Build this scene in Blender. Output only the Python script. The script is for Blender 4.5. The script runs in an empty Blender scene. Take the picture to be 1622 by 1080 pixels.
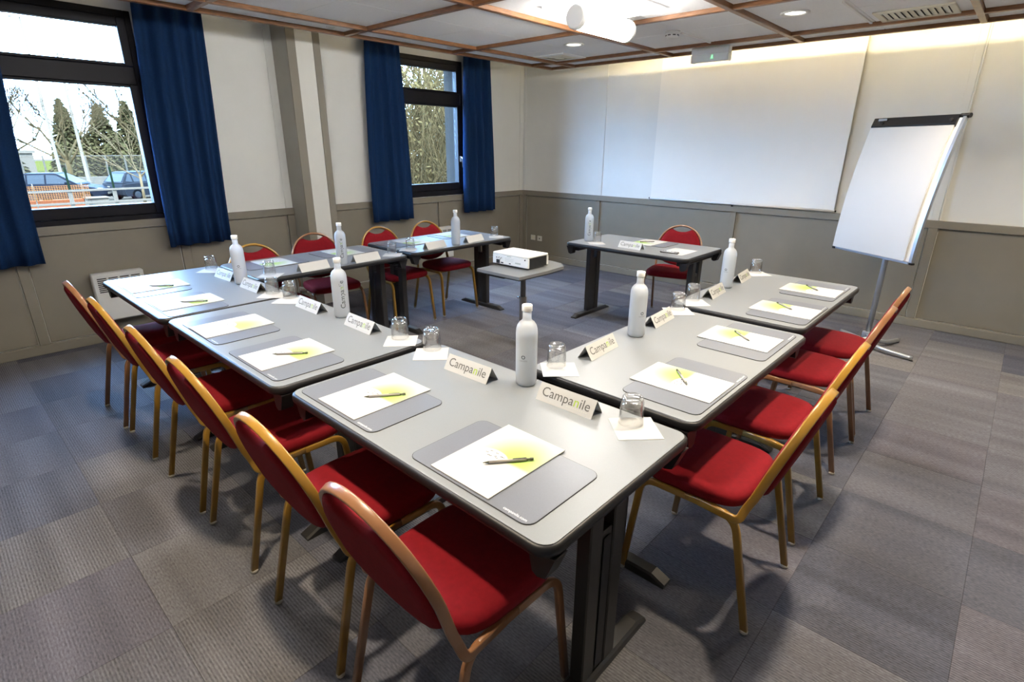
import bpy, bmesh, math, random
from mathutils import Vector, Matrix
random.seed(7)
PI = math.pi
scene = bpy.context.scene
COL = scene.collection

# ------------------------------------------------------------------ camera
cam_d = bpy.data.cameras.new('camera')
cam_d.sensor_width = 36.0
cam_d.lens = 853.9 / 1622 * 36.0
cam_d.clip_end = 300
cam_d.clip_start = 0.02
cam = bpy.data.objects.new('camera', cam_d)
COL.objects.link(cam)
YAW, PITCH, ROLL = -0.74277, -0.34567, 0.006216
fw = Vector((math.sin(YAW) * math.cos(PITCH), math.cos(YAW) * math.cos(PITCH), math.sin(PITCH)))
rt = Vector((math.cos(YAW), -math.sin(YAW), 0))
up = rt.cross(fw)
r2 = math.cos(ROLL) * rt + math.sin(ROLL) * up
u2 = -math.sin(ROLL) * rt + math.cos(ROLL) * up
m = Matrix.Identity(4)
for i in range(3):
    m[i][0] = r2[i]; m[i][1] = u2[i]; m[i][2] = -fw[i]
m.translation = Vector((5.441, -6.144, 1.57))
cam.matrix_world = m
scene.camera = cam

# ------------------------------------------------------------------ sky, sun, exposure
SKY_STRENGTH = 52.0
SUN_STRENGTH = 14.0
CENTRE_LAMP = 60.0      # emission of the opal ceiling lamps
DOWNLIGHT_W = 14.0      # each recessed downlight
COVE = 95.0             # warm tubes above the back edge of the ceiling
world = bpy.data.worlds.new('world')
scene.world = world
world.use_nodes = True
wn = world.node_tree.nodes
bg = wn['Background']
bg.inputs['Color'].default_value = (0.33, 0.58, 1.0, 1)
bg.inputs['Strength'].default_value = SKY_STRENGTH
sun_d = bpy.data.lights.new('sun', 'SUN')
sun_d.energy = SUN_STRENGTH
sun_d.angle = 0.02
sun_d.color = (1.0, 0.95, 0.86)
sun = bpy.data.objects.new('sun', sun_d)
COL.objects.link(sun)
sun.rotation_euler = (math.radians(20), math.radians(46), 0)
vs = scene.view_settings
vs.view_transform = 'Standard'
vs.look = 'None'
vs.gamma = 1.0
vs.exposure = 0.2
vs.use_curve_mapping = False

# ------------------------------------------------------------------ materials
MATS = {}
def nodes_of(name):
    mt = bpy.data.materials.new(name)
    mt.use_nodes = True
    nt = mt.node_tree
    return mt, nt, nt.nodes['Principled BSDF']
def mat(name, col, rough=0.6, metal=0.0, noise=0.0, nscale=20.0, bump=0.0, bscale=200.0, spec=0.5, coat=0.0, sheen=0.0, stretch=None):
    mt, nt, b = nodes_of(name)
    b.inputs['Base Color'].default_value = (*col, 1)
    b.inputs['Roughness'].default_value = rough
    b.inputs['Metallic'].default_value = metal
    b.inputs['Specular IOR Level'].default_value = spec
    b.inputs['Coat Weight'].default_value = coat
    b.inputs['Coat Roughness'].default_value = 0.12
    if sheen:
        b.inputs['Sheen Weight'].default_value = sheen
        b.inputs['Sheen Roughness'].default_value = 0.4
        b.inputs['Sheen Tint'].default_value = (1.0, 0.35, 0.4, 1)
    tc = nt.nodes.new('ShaderNodeTexCoord')
    src = tc.outputs['Object']
    if stretch:
        mp = nt.nodes.new('ShaderNodeMapping')
        mp.inputs['Scale'].default_value = stretch
        nt.links.new(src, mp.inputs['Vector'])
        src = mp.outputs['Vector']
    if noise:
        n = nt.nodes.new('ShaderNodeTexNoise')
        n.inputs['Scale'].default_value = nscale
        n.inputs['Detail'].default_value = 4
        nt.links.new(src, n.inputs['Vector'])
        mr = nt.nodes.new('ShaderNodeMapRange')
        mr.inputs['From Min'].default_value = 0.25
        mr.inputs['From Max'].default_value = 0.75
        mr.inputs['To Min'].default_value = 1 - noise
        mr.inputs['To Max'].default_value = 1 + noise
        nt.links.new(n.outputs['Fac'], mr.inputs['Value'])
        mx = nt.nodes.new('ShaderNodeVectorMath')
        mx.operation = 'SCALE'
        mx.inputs[0].default_value = col
        nt.links.new(mr.outputs['Result'], mx.inputs['Scale'])
        nt.links.new(mx.outputs['Vector'], b.inputs['Base Color'])
    if bump:
        n2 = nt.nodes.new('ShaderNodeTexNoise')
        n2.inputs['Scale'].default_value = bscale
        n2.inputs['Detail'].default_value = 3
        nt.links.new(src, n2.inputs['Vector'])
        bp = nt.nodes.new('ShaderNodeBump')
        bp.inputs['Strength'].default_value = bump
        bp.inputs['Distance'].default_value = 0.002
        nt.links.new(n2.outputs['Fac'], bp.inputs['Height'])
        nt.links.new(bp.outputs['Normal'], b.inputs['Normal'])
    MATS[name] = mt
    return mt
def emis(name, col, strength, base=(0.8, 0.8, 0.8)):
    mt, nt, b = nodes_of(name)
    b.inputs['Base Color'].default_value = (*base, 1)
    b.inputs['Emission Color'].default_value = (*col, 1)
    b.inputs['Emission Strength'].default_value = strength
    MATS[name] = mt
    return mt
def clear(name, tint, gloss_rough, edge=0.35, base_gloss=0.04, power=3.0):
    """clear thin glass: passes light straight, mirrors more at grazing angles"""
    mt = bpy.data.materials.new(name)
    mt.use_nodes = True
    nt = mt.node_tree
    nt.nodes.clear()
    out = nt.nodes.new('ShaderNodeOutputMaterial')
    tr = nt.nodes.new('ShaderNodeBsdfTransparent')
    tr.inputs['Color'].default_value = (*tint, 1)
    gl = nt.nodes.new('ShaderNodeBsdfGlossy')
    gl.inputs['Roughness'].default_value = gloss_rough
    lw = nt.nodes.new('ShaderNodeLayerWeight')
    lw.inputs['Blend'].default_value = edge
    pw = nt.nodes.new('ShaderNodeMath'); pw.operation = 'POWER'; pw.inputs[1].default_value = power
    mr = nt.nodes.new('ShaderNodeMapRange')
    nt.links.new(pw.outputs[0], mr.inputs['Value'])
    mr.inputs['To Min'].default_value = base_gloss
    mr.inputs['To Max'].default_value = 0.85
    nt.links.new(lw.outputs['Facing'], pw.inputs[0])
    mx = nt.nodes.new('ShaderNodeMixShader')
    nt.links.new(mr.outputs['Result'], mx.inputs['Fac'])
    nt.links.new(tr.outputs[0], mx.inputs[1])
    nt.links.new(gl.outputs[0], mx.inputs[2])
    nt.links.new(mx.outputs[0], out.inputs['Surface'])
    MATS[name] = mt
    return mt
def frosted(name, col, see):
    mt = bpy.data.materials.new(name)
    mt.use_nodes = True
    nt = mt.node_tree
    nt.nodes.clear()
    out = nt.nodes.new('ShaderNodeOutputMaterial')
    tr = nt.nodes.new('ShaderNodeBsdfTransparent')
    tr.inputs['Color'].default_value = (0.92, 0.96, 1, 1)
    df = nt.nodes.new('ShaderNodeBsdfDiffuse')
    df.inputs['Color'].default_value = (*col, 1)
    tl = nt.nodes.new('ShaderNodeBsdfTranslucent')
    tl.inputs['Color'].default_value = (*col, 1)
    gl = nt.nodes.new('ShaderNodeBsdfGlossy')
    gl.inputs['Roughness'].default_value = 0.35
    m1 = nt.nodes.new('ShaderNodeMixShader'); m1.inputs['Fac'].default_value = 0.45
    nt.links.new(df.outputs[0], m1.inputs[1]); nt.links.new(tl.outputs[0], m1.inputs[2])
    m2 = nt.nodes.new('ShaderNodeMixShader'); m2.inputs['Fac'].default_value = see
    nt.links.new(m1.outputs[0], m2.inputs[1]); nt.links.new(tr.outputs[0], m2.inputs[2])
    lw = nt.nodes.new('ShaderNodeLayerWeight'); lw.inputs['Blend'].default_value = 0.25
    m3 = nt.nodes.new('ShaderNodeMixShader')
    nt.links.new(lw.outputs['Fresnel'], m3.inputs['Fac'])
    nt.links.new(m2.outputs[0], m3.inputs[1]); nt.links.new(gl.outputs[0], m3.inputs[2])
    nt.links.new(m3.outputs[0], out.inputs['Surface'])
    MATS[name] = mt
    return mt

mat('wall_paint', (0.755, 0.765, 0.735), 0.75, noise=0.03, nscale=3, bump=0.15, bscale=300)
mat('wainscot', (0.215, 0.195, 0.155), 0.55, noise=0.04, nscale=6, bump=0.15, bscale=260)
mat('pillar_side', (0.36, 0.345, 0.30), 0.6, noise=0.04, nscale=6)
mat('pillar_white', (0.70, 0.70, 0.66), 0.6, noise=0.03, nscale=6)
mat('ceiling_tile', (0.90, 0.90, 0.90), 0.9, noise=0.03, nscale=60, bump=0.4, bscale=350)
mat('plaster', (0.7, 0.69, 0.66), 0.9, noise=0.03, nscale=4)
mat('beam_wood', (0.2, 0.088, 0.034), 0.35, noise=0.35, nscale=14, stretch=(1, 1, 6))
mat('curtain', (0.0085, 0.028, 0.085), 0.85, noise=0.12, nscale=90, bump=0.3, bscale=500, spec=0.08)
mat('window_frame', (0.0055, 0.0055, 0.009), 0.5, noise=0.15, nscale=15, spec=0.2)
mat('laminate', (0.180, 0.194, 0.206), 0.37, noise=0.05, nscale=500, spec=0.75)
mat('dark_edge', (0.014, 0.014, 0.016), 0.42, noise=0.1, nscale=60, spec=0.3)
mat('dark_leg', (0.022, 0.021, 0.02), 0.38, noise=0.12, nscale=40)
mat('velvet', (0.175, 0.003, 0.008), 0.85, noise=0.12, nscale=60, bump=0.3, bscale=700, spec=0.2)
mat('gold_frame', (0.31, 0.165, 0.021), 0.3, noise=0.06, nscale=30, coat=0.4)
mat('copper_frame', (0.25, 0.115, 0.05), 0.3, noise=0.06, nscale=30, coat=0.4)
mat('glide', (0.35, 0.32, 0.27), 0.6, noise=0.1)
mat('desk_pad', (0.135, 0.147, 0.175), 0.33, noise=0.04, nscale=250, spec=0.5)
mat('pad_edge', (0.02, 0.02, 0.02), 0.6, noise=0.1)
mat('paper', (0.51, 0.51, 0.5), 0.75, noise=0.01, nscale=40)
mat('card', (0.485, 0.487, 0.475), 0.6, noise=0.01, nscale=40)
mat('ink_grey', (0.09, 0.088, 0.082), 0.6, noise=0.02)
mat('ink_pale', (0.55, 0.56, 0.50), 0.6, noise=0.02)
mat('ink_green', (0.3, 0.46, 0.01), 0.6, noise=0.02)
mat('ink_black', (0.02, 0.025, 0.03), 0.6, noise=0.02)
mat('ink_white', (0.85, 0.86, 0.88), 0.6, noise=0.02)
mat('pen_grey', (0.30, 0.28, 0.25), 0.35, metal=0.3, noise=0.05)
mat('pen_dark', (0.08, 0.08, 0.05), 0.4, noise=0.05)
mat('cap_white', (0.82, 0.83, 0.83), 0.5, noise=0.02)
mat('white_plastic', (0.8, 0.8, 0.78), 0.45, noise=0.02, nscale=10)
mat('radiator_white', (0.66, 0.67, 0.66), 0.4, noise=0.02, nscale=10)
mat('black_slot', (0.01, 0.01, 0.01), 0.7, noise=0.05)
mat('projector_white', (0.86, 0.85, 0.80), 0.35, noise=0.01, nscale=10)
mat('projector_dark', (0.022, 0.022, 0.022), 0.5, noise=0.1)
mat('steel', (0.42, 0.45, 0.50), 0.3, metal=0.75, noise=0.04, nscale=30)
mat('black_plastic', (0.012, 0.012, 0.014), 0.25, noise=0.1)
mat('flip_paper', (0.5, 0.5, 0.49), 0.7, noise=0.01, nscale=6)
mat('screen_cloth', (0.85, 0.845, 0.8), 0.85, noise=0.01, nscale=5)
mat('stand_top', (0.2, 0.205, 0.2), 0.25, noise=0.08, nscale=400)
mat('stand_leg', (0.12, 0.12, 0.125), 0.35, noise=0.08)
mat('socket', (0.62, 0.60, 0.54), 0.4, noise=0.02)
mat('vent_cream', (0.72, 0.68, 0.55), 0.5, noise=0.02)
mat('vent_shadow', (0.05, 0.05, 0.045), 0.9, noise=0.1)
mat('chrome', (0.75, 0.75, 0.76), 0.15, metal=1.0, noise=0.02)
mat('mirror_grey', (0.30, 0.31, 0.33), 0.5, noise=0.05)
mat('render_blue', (0.032, 0.028, 0.024), 0.8, noise=0.05, nscale=6, spec=0)
mat('floor_slab', (0.05, 0.05, 0.055), 0.9, noise=0.1)
mat('asphalt', (0.034, 0.024, 0.016), 0.9, noise=0.15, nscale=4, spec=0)
mat('grass', (0.026, 0.023, 0.0042), 0.9, noise=0.3, nscale=5, spec=0)
mat('concrete_white', (0.058, 0.044, 0.03), 0.8, noise=0.08, nscale=8, spec=0)
mat('fence_white', (0.058, 0.044, 0.03), 0.6, noise=0.05, nscale=8, spec=0)
mat('fence_green', (0.004, 0.007, 0.0035), 0.5, noise=0.1, spec=0)
mat('orange_mesh', (0.12, 0.045, 0.013), 0.6, noise=0.1, spec=0)
mat('barrier_red', (0.115, 0.032, 0.012), 0.5, noise=0.1, nscale=4, spec=0)
mat('bark', (0.033, 0.021, 0.009), 0.9, noise=0.3, nscale=20, spec=0)
mat('bark_pale', (0.06, 0.038, 0.018), 0.9, noise=0.3, nscale=20, spec=0)
mat('twig', (0.04, 0.025, 0.01), 0.9, noise=0.35, nscale=8, spec=0)
mat('shrub_leaf', (0.045, 0.03, 0.011), 0.5, noise=0.4, nscale=6, spec=0)
mat('needle', (0.03, 0.023, 0.0085), 0.8, noise=0.4, nscale=4, spec=0)
mat('car_blue', (0.0032, 0.0032, 0.0042), 0.5, noise=0.05, spec=0.02)
mat('car_grey', (0.0055, 0.0055, 0.006), 0.5, noise=0.05, spec=0.02)
mat('hubcap', (0.012, 0.012, 0.012), 0.5, noise=0.05, spec=0.0)
mat('car_glass', (0.012, 0.013, 0.013), 0.4, noise=0.05, spec=0.05)
mat('tyre', (0.002, 0.002, 0.002), 0.8, noise=0.1, spec=0)
mat('lamp_lens', (0.06, 0.05, 0.035), 0.2, noise=0.02, spec=0)
clear('pane_glass', (0.97, 0.985, 0.98), 0.01, edge=0.2, base_gloss=0.02)
clear('tumbler_glass', (0.985, 0.99, 0.992), 0.06, edge=0.5, base_gloss=0.12, power=1.8)
frosted('frost_glass', (0.86, 0.90, 0.94), 0.32)
emis('opal_glow', (1.0, 0.95, 0.89), CENTRE_LAMP)
emis('panel_glow', (1.0, 0.98, 0.95), 3.0)
emis('lens_glow', (1.0, 0.94, 0.82), 5.0)
emis('cove_glow', (1.0, 0.80, 0.48), COVE)
emis('exit_green', (0.12, 1.0, 0.30), 1.6)
mat('exit_panel', (0.84, 0.86, 0.83), 0.3, noise=0.02)

def carpet_material():
    mt, nt, b = nodes_of('carpet')
    b.inputs['Roughness'].default_value = 0.95
    b.inputs['Specular IOR Level'].default_value = 0.15
    N = nt.nodes.new; L = nt.links.new
    geo = N('ShaderNodeNewGeometry')
    oi = N('ShaderNodeObjectInfo')
    sep = N('ShaderNodeSeparateXYZ')
    L(geo.outputs['Position'], sep.inputs[0])
    # ribs run along X: a sine across Y
    ml = N('ShaderNodeMath'); ml.operation = 'MULTIPLY'; ml.inputs[1].default_value = 2 * PI / 0.0105
    L(sep.outputs['Y'], ml.inputs[0])
    sn = N('ShaderNodeMath'); sn.operation = 'SINE'
    L(ml.outputs[0], sn.inputs[0])
    # broken yarn flecks along the ribs
    mp = N('ShaderNodeMapping'); mp.inputs['Scale'].default_value = (60, 190, 1)
    L(geo.outputs['Position'], mp.inputs['Vector'])
    nz = N('ShaderNodeTexNoise'); nz.inputs['Scale'].default_value = 1.0; nz.inputs['Detail'].default_value = 3
    L(mp.outputs[0], nz.inputs['Vector'])
    # wide bands along X, different in every tile
    add = N('ShaderNodeMath'); add.operation = 'MULTIPLY_ADD'
    add.inputs[1].default_value = 57.0
    L(oi.outputs['Random'], add.inputs[0]); L(sep.outputs['Y'], add.inputs[2])
    cb = N('ShaderNodeCombineXYZ')
    sx = N('ShaderNodeMath'); sx.operation = 'MULTIPLY'; sx.inputs[1].default_value = 0.06
    L(sep.outputs['X'], sx.inputs[0])
    L(sx.outputs[0], cb.inputs[0]); L(add.outputs[0], cb.inputs[1])
    bn = N('ShaderNodeTexNoise'); bn.inputs['Scale'].default_value = 7.0; bn.inputs['Detail'].default_value = 1.5
    L(cb.outputs[0], bn.inputs['Vector'])
    # rib contrast differs from tile to tile
    rc = N('ShaderNodeMapRange'); rc.inputs['To Min'].default_value = 0.05; rc.inputs['To Max'].default_value = 0.26
    L(oi.outputs['Random'], rc.inputs['Value'])
    rib = N('ShaderNodeMath'); rib.operation = 'MULTIPLY'
    L(sn.outputs[0], rib.inputs[0]); L(rc.outputs[0], rib.inputs[1])
    fl = N('ShaderNodeMapRange'); fl.inputs['From Min'].default_value = 0.25; fl.inputs['From Max'].default_value = 0.75
    fl.inputs['To Min'].default_value = 0.66; fl.inputs['To Max'].default_value = 1.34
    L(nz.outputs['Fac'], fl.inputs['Value'])
    bd = N('ShaderNodeMapRange'); bd.inputs['From Min'].default_value = 0.3; bd.inputs['From Max'].default_value = 0.7
    bd.inputs['To Min'].default_value = 0.80; bd.inputs['To Max'].default_value = 1.22
    L(bn.outputs['Fac'], bd.inputs['Value'])
    s1 = N('ShaderNodeMath'); s1.operation = 'ADD'
    L(rib.outputs[0], s1.inputs[0]); L(fl.outputs[0], s1.inputs[1])
    s2 = N('ShaderNodeMath'); s2.operation = 'MULTIPLY'
    L(s1.outputs[0], s2.inputs[0]); L(bd.outputs[0], s2.inputs[1])
    vm = N('ShaderNodeVectorMath'); vm.operation = 'SCALE'
    L(oi.outputs['Color'], vm.inputs[0]); L(s2.outputs[0], vm.inputs['Scale'])
    L(vm.outputs[0], b.inputs['Base Color'])
    bp = N('ShaderNodeBump'); bp.inputs['Strength'].default_value = 0.35; bp.inputs['Distance'].default_value = 0.002
    L(s1.outputs[0], bp.inputs['Height']); L(bp.outputs[0], b.inputs['Normal'])
    MATS['carpet'] = mt
carpet_material()

def notepad_material():
    """white sheet printed with a soft green patch and a white oval"""
    mt, nt, b = nodes_of('notepad_print')
    b.inputs['Roughness'].default_value = 0.6
    N = nt.nodes.new; L = nt.links.new
    tc = N('ShaderNodeTexCoord')
    def dist(cx, cy, rx, ry):
        mp = N('ShaderNodeMapping'); mp.vector_type = 'POINT'
        mp.inputs['Location'].default_value = (-cx / rx, -cy / ry, 0)
        mp.inputs['Scale'].default_value = (1 / rx, 1 / ry, 0)
        L(tc.outputs['Object'], mp.inputs['Vector'])
        ln = N('ShaderNodeVectorMath'); ln.operation = 'LENGTH'
        L(mp.outputs[0], ln.inputs[0])
        return ln.outputs['Value']
    def ramp(src, a, c, lo, hi):
        r = N('ShaderNodeMapRange'); r.interpolation_type = 'SMOOTHSTEP'
        r.inputs['From Min'].default_value = a; r.inputs['From Max'].default_value = c
        r.inputs['To Min'].default_value = lo; r.inputs['To Max'].default_value = hi
        L(src, r.inputs['Value'])
        return r.outputs['Result']
    def mul(a, c):
        x = N('ShaderNodeMath'); x.operation = 'MULTIPLY'
        L(a, x.inputs[0]); L(c, x.inputs[1])
        return x.outputs[0]
    green = ramp(dist(0.040, 0.015, 0.16, 0.175), 0.15, 1.0, 1.0, 0.0)
    sp = N('ShaderNodeSeparateXYZ'); L(tc.outputs['Object'], sp.inputs[0])
    below = ramp(sp.outputs['Y'], -0.016, 0.004, 0.0, 1.0)
    oval = ramp(dist(-0.022, -0.012, 0.056, 0.036), 0.92, 1.05, 0.0, 1.0)
    f = mul(mul(green, below), oval)
    mx = N('ShaderNodeMix'); mx.data_type = 'RGBA'
    mx.inputs['A'].default_value = (0.51, 0.51, 0.50, 1)
    mx.inputs['B'].default_value = (0.32, 0.47, 0.095, 1)
    L(f, mx.inputs['Factor'])
    L(mx.outputs['Result'], b.inputs['Base Color'])
    MATS['notepad_print'] = mt
notepad_material()

# ------------------------------------------------------------------ mesh helpers
class MB:
    def __init__(s):
        s.v = []; s.f = []; s.sm = []
    def add(s, vs, fs, smooth=False):
        o = len(s.v)
        s.v += [tuple(p) for p in vs]
        for f in fs:
            s.f.append(tuple(i + o for i in f)); s.sm.append(smooth)
        return s
    def box(s, x0, x1, y0, y1, z0, z1):
        vs = [(x, y, z) for x in (x0, x1) for y in (y0, y1) for z in (z0, z1)]
        return s.add(vs, [(0, 1, 3, 2), (4, 6, 7, 5), (0, 4, 5, 1), (2, 3, 7, 6), (0, 2, 6, 4), (1, 5, 7, 3)])
    def cbox(s, x0, x1, y0, y1, z0, z1, c):
        """box with chamfered edges"""
        bm = bmesh.new()
        r = bmesh.ops.create_cube(bm, size=1)
        for v in bm.verts:
            v.co = ((x0 + x1) / 2 + v.co.x * (x1 - x0), (y0 + y1) / 2 + v.co.y * (y1 - y0), (z0 + z1) / 2 + v.co.z * (z1 - z0))
        bmesh.ops.bevel(bm, geom=bm.edges[:], offset=c, segments=1, affect='EDGES')
        bm.verts.index_update()
        s.add([v.co[:] for v in bm.verts], [[v.index for v in f.verts] for f in bm.faces])
        bm.free()
        return s
    def prism(s, pts, a0, a1, axis='z', smooth=False):
        n = len(pts)
        def P(p, a):
            return {'z': (p[0], p[1], a), 'y': (p[0], a, p[1]), 'x': (a, p[0], p[1])}[axis]
        vs = [P(p, a0) for p in pts] + [P(p, a1) for p in pts]
        s.add(vs, [(i, (i + 1) % n, n + (i + 1) % n, n + i) for i in range(n)], smooth)
        o = len(s.v) - 2 * n
        s.f.append(tuple(o + i for i in reversed(range(n)))); s.sm.append(False)
        s.f.append(tuple(o + n + i for i in range(n))); s.sm.append(False)
        return s
    def loft(s, rings, smooth=True, cap0=True, cap1=True):
        n = len(rings[0])
        vs = [p for r in rings for p in r]
        fs = []
        for k in range(len(rings) - 1):
            for i in range(n):
                j = (i + 1) % n
                fs.append((k * n + i, k * n + j, (k + 1) * n + j, (k + 1) * n + i))
        s.add(vs, fs, smooth)
        o = len(s.v) - len(vs)
        if cap0: s.f.append(tuple(o + i for i in reversed(range(n)))); s.sm.append(False)
        if cap1: s.f.append(tuple(o + (len(rings) - 1) * n + i for i in range(n))); s.sm.append(False)
        return s
    def lathe(s, prof, n=24, c=(0, 0, 0), smooth=True, cap0=True, cap1=True):
        rings = [[(c[0] + r * math.cos(2 * PI * i / n), c[1] + r * math.sin(2 * PI * i / n), c[2] + z) for i in range(n)] for r, z in prof]
        return s.loft(rings, smooth, cap0, cap1)
    def tube(s, path, prof, upv=(0, 0, 1), smooth=True, caps=True):
        """sweep a 2D profile (a across, b along the second axis) along a path"""
        P = [Vector(p) for p in path]
        n = len(P)
        T = []
        for i in range(n):
            t = (P[min(i + 1, n - 1)] - P[max(i - 1, 0)]).normalized()
            T.append(t)
        a = Vector(upv).cross(T[0])
        if a.length < 1e-4: a = Vector((1, 0, 0)).cross(T[0])
        a.normalize()
        rings = []
        for i in range(n):
            a = (a - T[i] * a.dot(T[i])).normalized()
            b = T[i].cross(a)
            k = 1.0
            if 0 < i < n - 1:
                t1 = (P[i] - P[i - 1]).normalized()
                k = 1.0
            pr = prof[i] if isinstance(prof[0][0], (list, tuple)) else prof
            rings.append([tuple(P[i] + a * (x * k) + b * y) for x, y in pr])
        return s.loft(rings, smooth, caps, caps)
    def mesh(s, name):
        me = bpy.data.meshes.new(name)
        me.from_pydata(s.v, [], s.f)
        me.polygons.foreach_set('use_smooth', s.sm)
        me.update()
        bm = bmesh.new(); bm.from_mesh(me)
        bmesh.ops.recalc_face_normals(bm, faces=bm.faces[:])
        bm.to_mesh(me); bm.free()
        return me

def circ(r, n=8):
    return [(r * math.cos(2 * PI * i / n), r * math.sin(2 * PI * i / n)) for i in range(n)]
def rrect(hx, hy, r, n=3):
    out = []
    for cx, cy, a0 in ((hx - r, hy - r, 0), (-hx + r, hy - r, PI / 2), (-hx + r, -hy + r, PI), (hx - r, -hy + r, 1.5 * PI)):
        for k in range(n + 1):
            a = a0 + PI / 2 * k / n
            out.append((cx + r * math.cos(a), cy + r * math.sin(a)))
    return out
def smooth_path(ctrl, n=6):
    """Catmull-Rom through the control points"""
    P = [Vector(p) for p in ctrl]
    P = [2 * P[0] - P[1]] + P + [2 * P[-1] - P[-2]]
    out = []
    for i in range(1, len(P) - 2):
        for k in range(n):
            t = k / n
            a, b, c, d = P[i - 1], P[i], P[i + 1], P[i + 2]
            out.append(0.5 * ((2 * b) + (c - a) * t + (2 * a - 5 * b + 4 * c - d) * t * t + (3 * b - a - 3 * c + d) * t ** 3))
    out.append(P[-2])
    return out
def bend_path(ctrl, r, n=5):
    """polyline with rounded corners"""
    P = [Vector(p) for p in ctrl]
    out = [P[0]]
    for i in range(1, len(P) - 1):
        a = (P[i - 1] - P[i]); b = (P[i + 1] - P[i])
        rr = min(r, a.length * 0.48, b.length * 0.48)
        p0 = P[i] + a.normalized() * rr; p1 = P[i] + b.normalized() * rr
        for k in range(n + 1):
            t = k / n
            out.append((1 - t) ** 2 * p0 + 2 * t * (1 - t) * P[i] + t * t * p1)
    out.append(P[-1])
    return out

def link(name, me, material=None, parent=None, loc=(0, 0, 0), rotz=0.0):
    o = bpy.data.objects.new(name, me)
    COL.objects.link(o)
    if me is not None and material is not None and len(me.materials) == 0:
        for mm in (material if isinstance(material, (list, tuple)) else [material]):
            me.materials.append(MATS[mm])
    o.location = loc
    o.rotation_euler = (0, 0, rotz)
    if parent is not None: o.parent = parent
    return o
def part(name, mb, material, parent, loc=(0, 0, 0), rotz=0.0, label=None):
    o = link(name, mb.mesh(name) if isinstance(mb, MB) else mb, material, parent, loc, rotz)
    if label: o['label'] = label
    return o
def thing(name, label, cat, loc=(0, 0, 0), rotz=0.0, group=None, me=None, material=None):
    o = link(name, me, material, None, loc, rotz)
    o['label'] = label; o['category'] = cat
    if group: o['group'] = group
    return o
def struct(name, mb, material, parent=None, label=None):
    o = link(name, mb.mesh(name), material, parent)
    o['kind'] = 'structure'
    if label: o['label'] = label
    return o
def dup(root, loc, rotz, label, group=None):
    r = root.copy(); COL.objects.link(r)
    r.location = loc; r.rotation_euler = (0, 0, rotz); r['label'] = label
    if group: r['group'] = group
    for ch in list(root.children):
        c = ch.copy(); COL.objects.link(c); c.parent = r
        for g in list(ch.children):
            d = g.copy(); COL.objects.link(d); d.parent = c
    return r

TEXT_CACHE = {}
def text_mesh(body, size, char_mats, materials, key=None):
    """flat lettering mesh, centred, in its local XY plane"""
    k = (body, size, tuple(materials))
    if k in TEXT_CACHE: return TEXT_CACHE[k]
    cu = bpy.data.curves.new('lettering', 'FONT')
    cu.body = body; cu.size = size
    cu.align_x = 'CENTER'; cu.align_y = 'CENTER'
    cu.resolution_u = 3
    for mm in materials: cu.materials.append(MATS[mm])
    for i, ci in enumerate(char_mats):
        cu.body_format[i].material_index = ci
    tmp = bpy.data.objects.new('lettering_tmp', cu)
    COL.objects.link(tmp)
    dg = bpy.context.evaluated_depsgraph_get()
    me = bpy.data.meshes.new_from_object(tmp.evaluated_get(dg))
    bpy.data.objects.remove(tmp)
    me.name = 'lettering'
    TEXT_CACHE[k] = me
    return me

# ------------------------------------------------------------------ room shell
RX, RY = 7.6, -7.6           # right wall, front wall (behind the camera)
ZTOP = 2.86
RAIL = 0.976
floor = struct('floor', MB().box(-0.3, RX, RY, 0.3, -0.10, -0.006), 'floor_slab')

# carpet tiles, 50 cm, grid measured in the photograph
tile_me = MB().cbox(-0.2497, 0.2497, -0.2497, 0.2497, -0.006, 0.0, 0.0012).mesh('carpet_tile')
tile_me.materials.append(MATS['carpet'])
xs = [0.0] + [0.12 + 0.5 * i for i in range(15)] + [RX]
ys = [0.0] + [-0.39 - 0.5 * i for i in range(15)] + [RY]
shades = [(0.094, 0.092, 0.099), (0.113, 0.108, 0.111), (0.128, 0.120, 0.117), (0.103, 0.102, 0.108), (0.120, 0.115, 0.118), (0.084, 0.083, 0.092), (0.137, 0.128, 0.120), (0.111, 0.102, 0.106)]
rt_ = random.Random(21)
for i in range(len(xs) - 1):
    for j in range(len(ys) - 1):
        w = xs[i + 1] - xs[i]; d = ys[j] - ys[j + 1]
        if w < 0.02 or d < 0.02: continue
        o = link('carpet_tile', tile_me, None, floor, ((xs[i] + xs[i + 1]) / 2, (ys[j] + ys[j + 1]) / 2, 0))
        o.scale = (w / 0.5, d / 0.5, 1)
        c = rt_.choice(shades)
        o.color = (c[0] * 0.96, c[1], c[2] * 1.12, 1)

def rect_wall(holes, a0, a1, z0, z1):
    """list of rectangles (a0,a1,z0,z1) covering a wall around its holes"""
    out = []
    cuts = sorted([a0, a1] + [h[0] for h in holes] + [h[1] for h in holes])
    for p, q in zip(cuts[:-1], cuts[1:]):
        if q - p < 1e-6: continue
        hs = [h for h in holes if h[0] <= p + 1e-6 and h[1] >= q - 1e-6]
        if hs:
            h = hs[0]
            out += [(p, q, z0, h[2]), (p, q, h[3], z1)]
        else:
            out.append((p, q, z0, z1))
    return out
WIN = [(-5.84, -4.635, 0.957, 2.54), (-2.365, -1.165, 0.985, 2.54)]
mb = MB()
for (p, q, r, s_) in rect_wall(WIN, RY, 0.3, -0.1, ZTOP):
    mb.box(-0.012, 0.0, p, q, r, s_)
wall_left = struct('wall_left', mb, 'wall_paint')
mb = MB()
for (p, q, r, s_) in rect_wall(WIN, RY - 0.3, 0.3, -1.6, ZTOP):
    mb.box(-0.34, -0.012, p, q, r, s_)
part('masonry', mb, 'render_blue', wall_left)
wall_back = struct('wall_back', MB().box(-0.012, RX, 0.0, 0.3, -0.1, ZTOP), 'wall_paint')
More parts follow.
